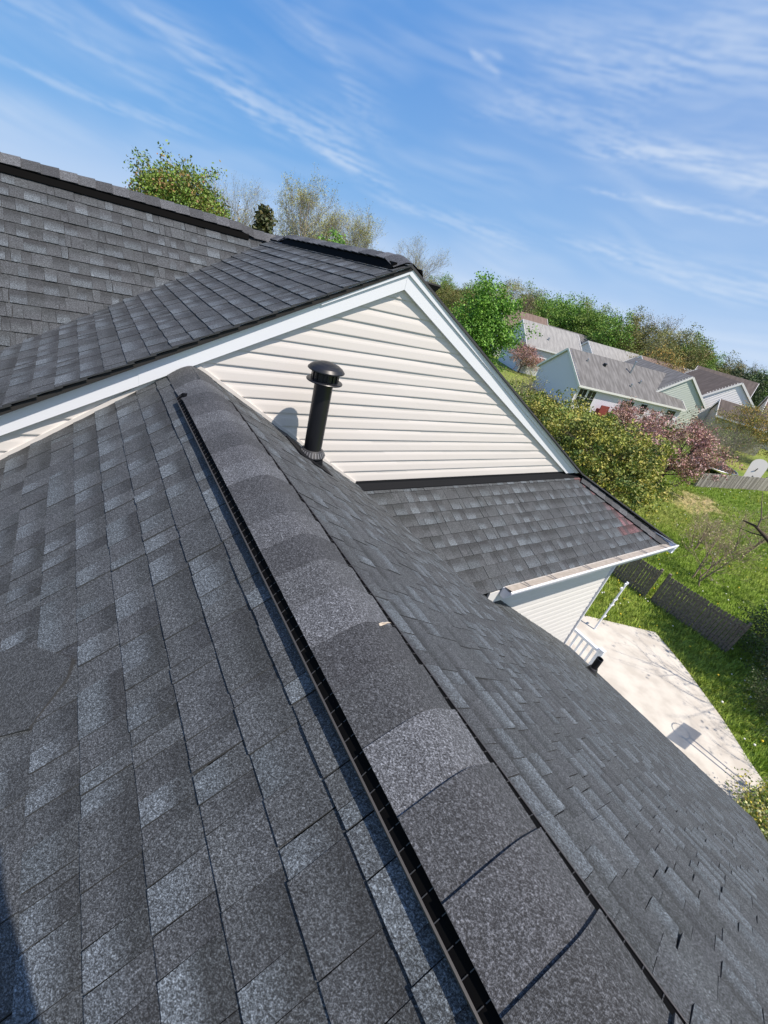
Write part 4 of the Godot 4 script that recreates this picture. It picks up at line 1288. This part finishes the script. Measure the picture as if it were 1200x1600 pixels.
func neighbours() -> void:
	var grey_roof := streaked(61, Color(0.105, 0.103, 0.102), Color(0.185, 0.183, 0.182))
	var brown_roof := streaked(62, Color(0.075, 0.06, 0.052), Color(0.11, 0.09, 0.08))
	var pale_roof := streaked(63, Color(0.22, 0.22, 0.215), Color(0.30, 0.30, 0.29))
	var red_roof := streaked(64, Color(0.14, 0.10, 0.08), Color(0.19, 0.14, 0.115))
	var a := gable_house("long grey roofed house with white rear windows behind the blossom", Vector3(54.287, 0, -27.015), 0.322, 16.56, 4.6, -4.7, -1.59, Color(0.65, 0.64, 0.72), grey_roof,
		[[0, -7.75, 0.55, 1.15, 1.9, 2], [0, -6.45, 0.55, 1.15, 1.9, 2], [0, -1.3, 0.2, 1.9, 2.05, 2], [0, 1.6, 1.0, 1.1, 1.3, 1], [0, 5.9, 1.0, 1.5, 1.3, 2]],
		[[-6.0, 0.28, 0.07, 0.25], [-3.4, 0.28, 0.16, 0.22, 1], [0.6, 0.30, 0.10, 1.35], [-0.2, 0.72, 0.08, 0.3], [1.6, 0.55, 0.08, 0.3]])
	var red := MB.new()
	red.box(Vector3(-4.6, 0.0, 4.6), Vector3(-3.4, 0.75, 5.2))
	red.box(Vector3(-4.6, 0.75, 5.1), Vector3(-3.4, 1.25, 5.2))
	red.box(Vector3(-3.0, 0.0, 4.7), Vector3(-2.1, 0.62, 5.4))
	red.box(Vector3(-3.0, 0.62, 5.3), Vector3(-2.1, 1.1, 5.4))
	var seat := thing("patio_seat", "red cushioned patio bench against the white house wall", "bench", a.position, a.rotation.y)
	part("cushion", red.done(), mat(Color(0.22, 0.04, 0.035), 0.8), seat)
	gable_house("sage sided gable end next to the long grey roofed house", Vector3(60.4 + 2.72, 0, -21.2 - 5.35), -1.1, 12.0, 4.1, -3.95, -0.98, Color(0.50, 0.55, 0.50), grey_roof, [])
	gable_house("pale house with blue shaded gable beside far cherry", Vector3(60.5, 0, -44.0), 0.42, 10.0, 4.4, -3.4, -0.35, Color(0.64, 0.66, 0.70), pale_roof, [[0, -2.0, 1.6, 1.0, 1.2, 1], [0, 1.2, 1.6, 1.0, 1.2, 1]], [[-1.0, 0.6, 0.1, 0.3]])
	gable_house("far house with rust red roof behind the pale house", Vector3(66.0, 0, -55.0), 0.5, 9.0, 4.4, -2.4, 0.5, Color(0.6, 0.6, 0.6), red_roof, [])
	gable_house("low far house with dark grey roof behind the pale house", Vector3(74.0, 0, -50.0), 0.45, 11.0, 4.2, -3.2, -0.4, Color(0.55, 0.56, 0.58), grey_roof, [])
	gable_house("far house showing only pale grey roof behind long roof", Vector3(76.0, 0, -41.0), 0.40, 12.0, 4.4, -3.6, -0.9, Color(0.66, 0.66, 0.64), pale_roof, [])
	gable_house("far house with brown roof behind the sage gable", Vector3(77.5, 0, -33.5), 0.36, 9.0, 4.2, -3.7, -0.75, Color(0.6, 0.6, 0.58), red_roof, [])
	gable_house("far grey roofed house under the wood", Vector3(86.0, 0, -31.5), 0.38, 14.0, 4.4, -3.9, -0.85, Color(0.6, 0.6, 0.58), pale_roof, [])
	var c := gable_house("dark brown roofed house with small front windows", Vector3(77.5, 0, -24.0), 1.25, 8.0, 4.6, -2.9, 0.15, Color(0.60, 0.60, 0.58), brown_roof, [[0, -3.4, 2.4, 0.8, 1.0, 1], [0, -4.0, 0.5, 1.2, 1.2, 2], [0, -1.2, 0.6, 1.2, 1.2, 2]])
	# its white gabled wing
	gable_house("white gabled wing with dark brown roof facing the yards", Vector3(71.0, 0, -22.6), -1.0, 9.0, 4.0, -2.9, -0.2, Color(0.74, 0.74, 0.74), brown_roof, [])
	gable_house("low brown roofed porch in front of white gabled wing", Vector3(67.2, 0, -16.2), 1.0, 6.5, 2.3, -4.3, -2.6, Color(0.5, 0.46, 0.40), brown_roof, [])
	gable_house("russet roofed house at the end of the row", Vector3(82.0, 0, -14.5), 1.2, 9.0, 4.5, -3.2, -0.6, Color(0.6, 0.58, 0.55), red_roof, [])

func yard() -> void:
	fence("dark shaded picket fence panel beyond the lawn, ending beside the gap", Vector3(16.62, GROUND, -7.0), Vector3(16.70, GROUND, -1.02), 1.32, 0.098, 0.016, M.fence_dark, 71)
	fence("dark shaded picket fence panel between the gap and the dark bush", Vector3(16.74, GROUND, -0.76), Vector3(16.98, GROUND, 1.95), 1.32, 0.098, 0.016, M.fence_dark, 72)
	fence("weathered grey board fence across the far end of lawn", Vector3(37.6, GROUND, -7.7), Vector3(52.0, GROUND, -5.35), 1.25, 0.15, 0.022, M.fence_pale, 73)
	# pale rounded board over the far fence
	var b := MB.new()
	var ring := []
	for i in 13:
		var a := PI * i / 12.0
		ring.append(Vector2(cos(a) * 0.62, 1.6 + sin(a) * 0.62))
	ring.append(Vector2(-0.55, 0.0))
	ring.append(Vector2(0.55, 0.0))
	prism(ring, -0.04, 0.04, b)
	var s := thing("play_slide", "pale rounded plastic slide leaning over the weathered fence", "slide", Vector3(47.9, GROUND, -7.3), 0.0)
	part("chute", b.done(), mat(Color(0.62, 0.60, 0.54), 0.5), s, Transform3D(Basis(Vector3(0, 1, 0), -1.25) * Basis(Vector3(1, 0, 0), -0.45), Vector3(0, 0.25, 0)))
	var lg := MB.new()
	lg.beam(Vector3(0.5, 0, -0.5), Vector3(0.35, 1.5, -0.1), 0.07, 0.07)
	lg.beam(Vector3(1.1, 0, 0.3), Vector3(0.8, 1.5, 0.2), 0.07, 0.07)
	part("support", lg.done(), M.fence_pale, s)
	var tp := thing("trampoline", "round black trampoline behind the weathered fence", "trampoline", Vector3(45.6, GROUND, -9.9))
	var tm := MB.new()
	tm.lathe([Vector2(2.0, 0.72), Vector2(1.95, 0.76), Vector2(0.001, 0.75)], Vector3.ZERO, 30)
	part("jumping_mat", tm.done(), mat(Color(0.012, 0.012, 0.014), 0.8), tp)
	var ring2 := []
	var rad2 := []
	for i in 25:
		ring2.append(Vector3(cos(TAU * i / 24.0) * 2.05, 0.72, sin(TAU * i / 24.0) * 2.05))
		rad2.append(0.04)
	var tf := MB.new()
	tf.tube(ring2, rad2, 6)
	part("frame", tf.done(), M.metal, tp)
	for i in 6:
		var a := TAU * i / 6.0
		var lgm := MB.new()
		lgm.tube([Vector3(cos(a) * 2.05, 0, sin(a) * 2.05), Vector3(cos(a) * 2.05, 0.7, sin(a) * 2.05)], [0.03, 0.03], 6)
		part("leg", lgm.done(), M.metal, tp)
	# white pole with clips on the patio
	var pole := thing("clothes_pole", "white metal pole with small side clips standing on the patio", "pole", Vector3(12.55, GROUND + 0.06, -0.61))
	var pm := MB.new()
	pm.tube([Vector3(0, 0, 0), Vector3(0.05, 1.0, 0.0), Vector3(0.10, 2.02, 0.0)], [0.03, 0.03, 0.03], 10)
	part("shaft", pm.done(), M.trim, pole)
	for q in [[0.55, 1], [1.05, 1], [1.28, 1], [1.95, 1], [1.80, -1]]:
		var cl := MB.new()
		cl.box(Vector3(0, q[0] - 0.03, -0.02), Vector3(0.15 * q[1] + 0.05, q[0] + 0.03, 0.02))
		part("clip", cl.done(), M.trim, pole)
	# white stair rail against the house
	var rail := thing("stair_rail", "white stair railing on the landing beside the house corner", "railing", Vector3(7.9, GROUND, 1.2))
	var top := -4.80 - GROUND
	var land := MB.new()
	land.box(Vector3(-1.4, 0.0, -1.6), Vector3(0.05, top - 1.02, 0.4))
	part("landing", land.done(), M.trim_plain, rail)
	for z in [-1.5, -0.1]:
		var p := MB.new()
		p.box(Vector3(-0.06, top - 1.019, z - 0.06), Vector3(0.04, top + 0.06, z + 0.06))
		part("post", p.done(), M.trim, rail)
	for y in [top - 0.06, top - 0.9]:
		var p := MB.new()
		p.box(Vector3(-0.045, y, -1.44), Vector3(0.025, y + 0.06, -0.16))
		part("rail_bar", p.done(), M.trim, rail)
	for i in 9:
		var p := MB.new()
		var z := -1.36 + 0.135 * i
		p.box(Vector3(-0.03, top - 0.84, z), Vector3(0.01, top - 0.06, z + 0.04))
		part("baluster", p.done(), M.trim, rail)
	# basketball hoop standing beyond the picture; its shadow falls on the patio
	var hoop := thing("basketball_hoop", "basketball hoop on a black post at the patio end", "hoop", Vector3(12.05, GROUND, 5.35))
	var bd := MB.new()
	bd.box(Vector3(-0.52, 2.62, -1.0), Vector3(0.52, 3.36, -0.96))
	var acrylic := mat(Color(0.55, 0.56, 0.58), 0.1)
	acrylic.albedo_color.a = 0.55
	acrylic.transparency = BaseMaterial3D.TRANSPARENCY_ALPHA
	part("backboard", bd.done(), acrylic, hoop)
	var ps := MB.new()
	ps.tube([Vector3.ZERO, Vector3(0, 2.35, 0)], [0.05, 0.05], 10)
	ps.beam(Vector3(-0.08, 2.2, 0), Vector3(-0.08, 3.1, -0.96), 0.035, 0.035)
	ps.beam(Vector3(0.08, 2.1, 0), Vector3(0.08, 2.8, -0.96), 0.035, 0.035)
	part("post", ps.done(), M.pipe, hoop)
	var rm := []
	var rr := []
	for i in 21:
		rm.append(Vector3(cos(TAU * i / 20.0) * 0.22, 2.75, -1.22 + sin(TAU * i / 20.0) * 0.22))
		rr.append(0.011)
	var rg := MB.new()
	rg.tube(rm, rr, 6)
	part("rim", rg.done(), mat(Color(0.5, 0.12, 0.03), 0.5), hoop)
	# small things on the ridge
	var lf := MB.new()
	lf.quad(Vector3(-0.03, 0.0, -0.006), Vector3(-0.01, 0.004, 0.012), Vector3(0.032, 0.002, 0.006), Vector3(0.01, 0.003, -0.008))
	lf.quad(Vector3(0.0, 0.004, -0.004), Vector3(0.012, 0.007, 0.006), Vector3(0.05, 0.003, 0.010), Vector3(0.035, 0.004, -0.002))
	tag(shrunk("leaf_scrap", lf.done(), mat(Color(0.55, 0.47, 0.36), 0.8), Vector3(0.055, -0.004, 2.55)), "dry pale leaf scrap lying on the ridge cap", "leaf")

func add_mesh(called: String, mesh: Mesh, m: Material, at: Vector3) -> MeshInstance3D:
	var o := MeshInstance3D.new()
	o.name = numbered(called)
	o.mesh = mesh
	o.material_override = m
	o.position = at
	add_child(o)
	return o

func shrunk(called: String, mesh: Mesh, m: Material, at: Vector3) -> MeshInstance3D:
	var o := add_mesh(called, mesh, m, at)
	o.scale = Vector3.ONE * 0.62
	return o
# ---------------------------------------------------------------- the photographer, just behind the lens; only the shadow shows
func capsule(p: Vector3, c: Array) -> float:
	var a: Vector3 = c[0]
	var b: Vector3 = c[1]
	var d := b - a
	var t := clampf((p - a).dot(d) / maxf(d.length_squared(), 1e-9), 0.0, 1.0)
	return p.distance_to(a + d * t) - lerpf(c[2], c[3], t)

func net(b: MB, bones: Array, cell: float, blend: float) -> void:
	var lo := Vector3(1e9, 1e9, 1e9)
	var hi := -lo
	for c in bones:
		for k in 2:
			var r: float = maxf(c[2], c[3]) + cell * 2.5
			lo = lo.min(c[k] - Vector3.ONE * r)
			hi = hi.max(c[k] + Vector3.ONE * r)
	var n := Vector3i((hi - lo) / cell) + Vector3i.ONE
	var f := PackedFloat32Array()
	f.resize(n.x * n.y * n.z)
	f.fill(1.0)
	var reach := cell * 3.0 + blend
	for c in bones:      # only near each bone
		var r: float = maxf(c[2], c[3]) + reach
		var i0 := Vector3i(((c[0] as Vector3).min(c[1]) - Vector3.ONE * r - lo) / cell).clamp(Vector3i.ZERO, n - Vector3i.ONE)
		var i1 := (Vector3i(((c[0] as Vector3).max(c[1]) + Vector3.ONE * r - lo) / cell) + Vector3i.ONE).clamp(Vector3i.ZERO, n - Vector3i.ONE)
		for x in range(i0.x, i1.x + 1):
			for y in range(i0.y, i1.y + 1):
				for z in range(i0.z, i1.z + 1):
					var at := (x * n.y + y) * n.z + z
					var d := capsule(lo + Vector3(x, y, z) * cell, c)
					var e := f[at]
					var h := maxf(blend - absf(d - e), 0.0) / blend
					f[at] = minf(d, e) - h * h * blend * 0.25
	var at := {}
	var pts := []
	for x in n.x - 1:
		for y in n.y - 1:
			for z in n.z - 1:
				var i := (x * n.y + y) * n.z + z
				var inside := 0
				var sum := Vector3.ZERO
				var hits := 0
				var v := [f[i], f[i + n.y * n.z], f[i + n.z], f[i + n.y * n.z + n.z], f[i + 1], f[i + n.y * n.z + 1], f[i + n.z + 1], f[i + n.y * n.z + n.z + 1]]
				for k in 8:
					if v[k] < 0.0:
						inside += 1
				if inside == 0 or inside == 8:
					continue
				for e in [[0, 1], [2, 3], [4, 5], [6, 7], [0, 2], [1, 3], [4, 6], [5, 7], [0, 4], [1, 5], [2, 6], [3, 7]]:
					var p: float = v[e[0]]
					var q: float = v[e[1]]
					if (p < 0.0) != (q < 0.0):
						var t := p / (p - q)
						var a := Vector3(e[0] & 1, (e[0] >> 1) & 1, e[0] >> 2)
						var d := Vector3(e[1] & 1, (e[1] >> 1) & 1, e[1] >> 2)
						sum += a.lerp(d, t)
						hits += 1
				at[i] = pts.size()
				var g := Vector3(v[1] - v[0] + v[3] - v[2] + v[5] - v[4] + v[7] - v[6], v[2] - v[0] + v[3] - v[1] + v[6] - v[4] + v[7] - v[5], v[4] - v[0] + v[5] - v[1] + v[6] - v[2] + v[7] - v[3]).normalized()
				pts.append([lo + (Vector3(x, y, z) + sum / hits) * cell, g])
	var step := [n.y * n.z, n.z, 1]
	for x in range(1, n.x - 1):
		for y in range(1, n.y - 1):
			for z in range(1, n.z - 1):
				var i := (x * n.y + y) * n.z + z
				for ax in 3:
					var p := f[i]
					var q := f[i + step[ax]]
					if (p < 0.0) == (q < 0.0):
						continue
					var u: int = step[(ax + 1) % 3]
					var w: int = step[(ax + 2) % 3]
					var c := [i, i - u, i - u - w, i - w]
					if not (at.has(c[0]) and at.has(c[1]) and at.has(c[2]) and at.has(c[3])):
						continue
					if p < 0.0:
						pass
					else:
						c.reverse()
					var o := []
					for k in c:
						o.append(pts[at[k]])
					b.quadn(o[0][0], o[1][0], o[2][0], o[3][0], o[0][1], o[1][1], o[2][1], o[3][1], b.col)

func hand(wrist: Vector3, along: Vector3, out: Vector3, curl: Vector3) -> Array:
	var bones := [[wrist, wrist + along * 0.045, 0.027, 0.030]]
	var k := wrist + along * 0.075
	var lens := [0.070, 0.080, 0.075, 0.058]
	for i in 4:
		var root: Vector3 = k + out * (0.030 - 0.020 * i)
		bones.append([wrist + along * 0.04 + out * (0.018 - 0.012 * i), root, 0.016, 0.0105])
		var m1: Vector3 = root + (along * 0.75 + curl * 0.55).normalized() * lens[i] * 0.45
		var m2: Vector3 = m1 + (along * 0.25 + curl).normalized() * lens[i] * 0.32
		bones.append([root, m1, 0.0100, 0.0090])
		bones.append([m1, m2, 0.0090, 0.0082])
		bones.append([m2, m2 + (curl - along * 0.3).normalized() * lens[i] * 0.24, 0.0082, 0.0075])
	var th: Vector3 = wrist + along * 0.022 + out * 0.028
	var t1: Vector3 = th + (along * 0.5 + out * 0.7 + curl * 0.3).normalized() * 0.042
	bones.append([th, t1, 0.014, 0.0115])
	bones.append([t1, t1 + (along * 0.6 + curl * 0.6).normalized() * 0.032, 0.0112, 0.0092])
	return bones

func photographer() -> void:
	var shift := Vector3(0.0, 0.0, 0.0)
	var base := Vector3(-0.78, -0.52, 3.70)
	var t := thing("person", "person in dark jacket and jeans holding a phone in both hands", "person", base)
	var cam := Vector3(-0.593912, 0.868679, 3.210053)
	var back := Vector3(-0.554857, 0.484332, 0.676429)
	var right := Vector3(0.827926, 0.241627, 0.506118)
	var up := Vector3(0.081686, 0.840856, -0.535059)
	var off := -base
	var hr := cam + back * 0.09 + right * 0.06 - up * 0.03
	var hl := cam + back * 0.09 - right * 0.06 - up * 0.03
	var sh_r := Vector3(-0.56, 0.86, 3.66) + shift
	var sh_l := Vector3(-0.96, 0.84, 3.74) + shift
	var el_r := Vector3(-0.56, 0.58, 3.56)
	var el_l := Vector3(-0.98, 0.60, 3.52) + shift
	var hip_r := Vector3(-0.68, 0.30, 3.76) + shift
	var hip_l := Vector3(-0.88, 0.28, 3.78) + shift
	var fr := Vector3(-0.60, -0.31, 3.72) + shift
	var fl := Vector3(-1.02, -0.60, 3.74) + shift
	var neck := Vector3(-0.76, 0.94, 3.69) + shift
	var head := Vector3(-0.74, 1.13, 3.66) + shift
	var b := MB.new()
	var jacket := Color(0.03, 0.035, 0.05)
	var legs := [[hip_r, Vector3(-0.61, -0.01, 3.66), 0.095, 0.065], [Vector3(-0.61, -0.01, 3.66), fr, 0.062, 0.042], [fr, fr + Vector3(0.02, -0.045, -0.13), 0.05, 0.036],
		[hip_l, Vector3(-0.97, -0.13, 3.66), 0.095, 0.065], [Vector3(-0.97, -0.13, 3.66), fl, 0.062, 0.042], [fl, fl + Vector3(-0.02, -0.03, -0.13), 0.05, 0.036]]
	var trunk := [[(hip_r + hip_l) * 0.5 + Vector3(0.03, 0.02, 0), (hip_r + hip_l) * 0.5 + Vector3(-0.03, 0.02, 0), 0.15, 0.15], [(hip_r + hip_l) * 0.5, Vector3(-0.77, 0.60, 3.72), 0.14, 0.14], [Vector3(-0.72, 0.72, 3.70), Vector3(-0.80, 0.72, 3.71), 0.145, 0.145], [sh_r, sh_l, 0.075, 0.075], [neck, head, 0.055, 0.06]]
	var arms := [[sh_r, el_r, 0.062, 0.047], [el_r, hr, 0.045, 0.030], [sh_l, el_l, 0.062, 0.047], [el_l, hl, 0.045, 0.030]]
	var skull := [[head + Vector3(0, 0.02, 0.0), head + Vector3(0.015, -0.055, -0.035), 0.098, 0.068], [head + Vector3(0.025, -0.02, -0.10), head + Vector3(0.03, -0.045, -0.115), 0.014, 0.017], [head + Vector3(0.095, -0.01, 0.0), head + Vector3(0.098, -0.04, 0.0), 0.016, 0.012], [head + Vector3(-0.095, -0.01, 0.0), head + Vector3(-0.098, -0.04, 0.0), 0.016, 0.012]]
	var all := []
	for c in legs + trunk + arms + skull:
		all.append([c[0] + off, c[1] + off, c[2], c[3]])
	b.col = jacket
	net(b, all, 0.022, 0.05)
	for s in [[hr, el_r, 1.0], [hl, el_l, -1.0]]:
		var along: Vector3 = ((s[0] as Vector3) - (s[1] as Vector3)).normalized()
		along = (along - back * 0.2).normalized()
		var o: Vector3 = up
		var curl: Vector3 = -right * float(s[2]) + back * 0.1
		var hb := []
		for c in hand(s[0], (up * 0.85 - right * 0.15 * float(s[2])).normalized(), (back * 0.8 - up * 0.1).normalized(), curl.normalized()):
			hb.append([c[0] + off, c[1] + off, c[2], c[3]])
		b.col = Color(0.42, 0.26, 0.19)
		net(b, hb, 0.006, 0.006)
	part("body", b.done(), M.paint, t)
	var hair := MB.new()
	hair.col = Color(0.03, 0.022, 0.016)
	net(hair, [[head + off + Vector3(0, 0.045, 0.012), head + off + Vector3(0, 0.0, 0.03), 0.103, 0.096]], 0.014, 0.01)
	part("hair", hair.done(), M.paint, t)
	var ph := MB.new()
	ph.box(Vector3(-0.038, -0.075, -0.004), Vector3(0.038, 0.075, 0.004))
	var phone := add_mesh("phone", ph.done(), mat(Color(0.02, 0.02, 0.022), 0.3), Vector3.ZERO)
	phone.transform = Transform3D(Basis(right, up, back), cam + back * 0.06)
	tag(phone, "black phone held up in the person's hands", "phone")
func _ready() -> void:
	materials()
	air_and_sun()
	lawn()
	patio()
	own_house()
	neighbours()
	yard()
	vegetation()
	photographer()
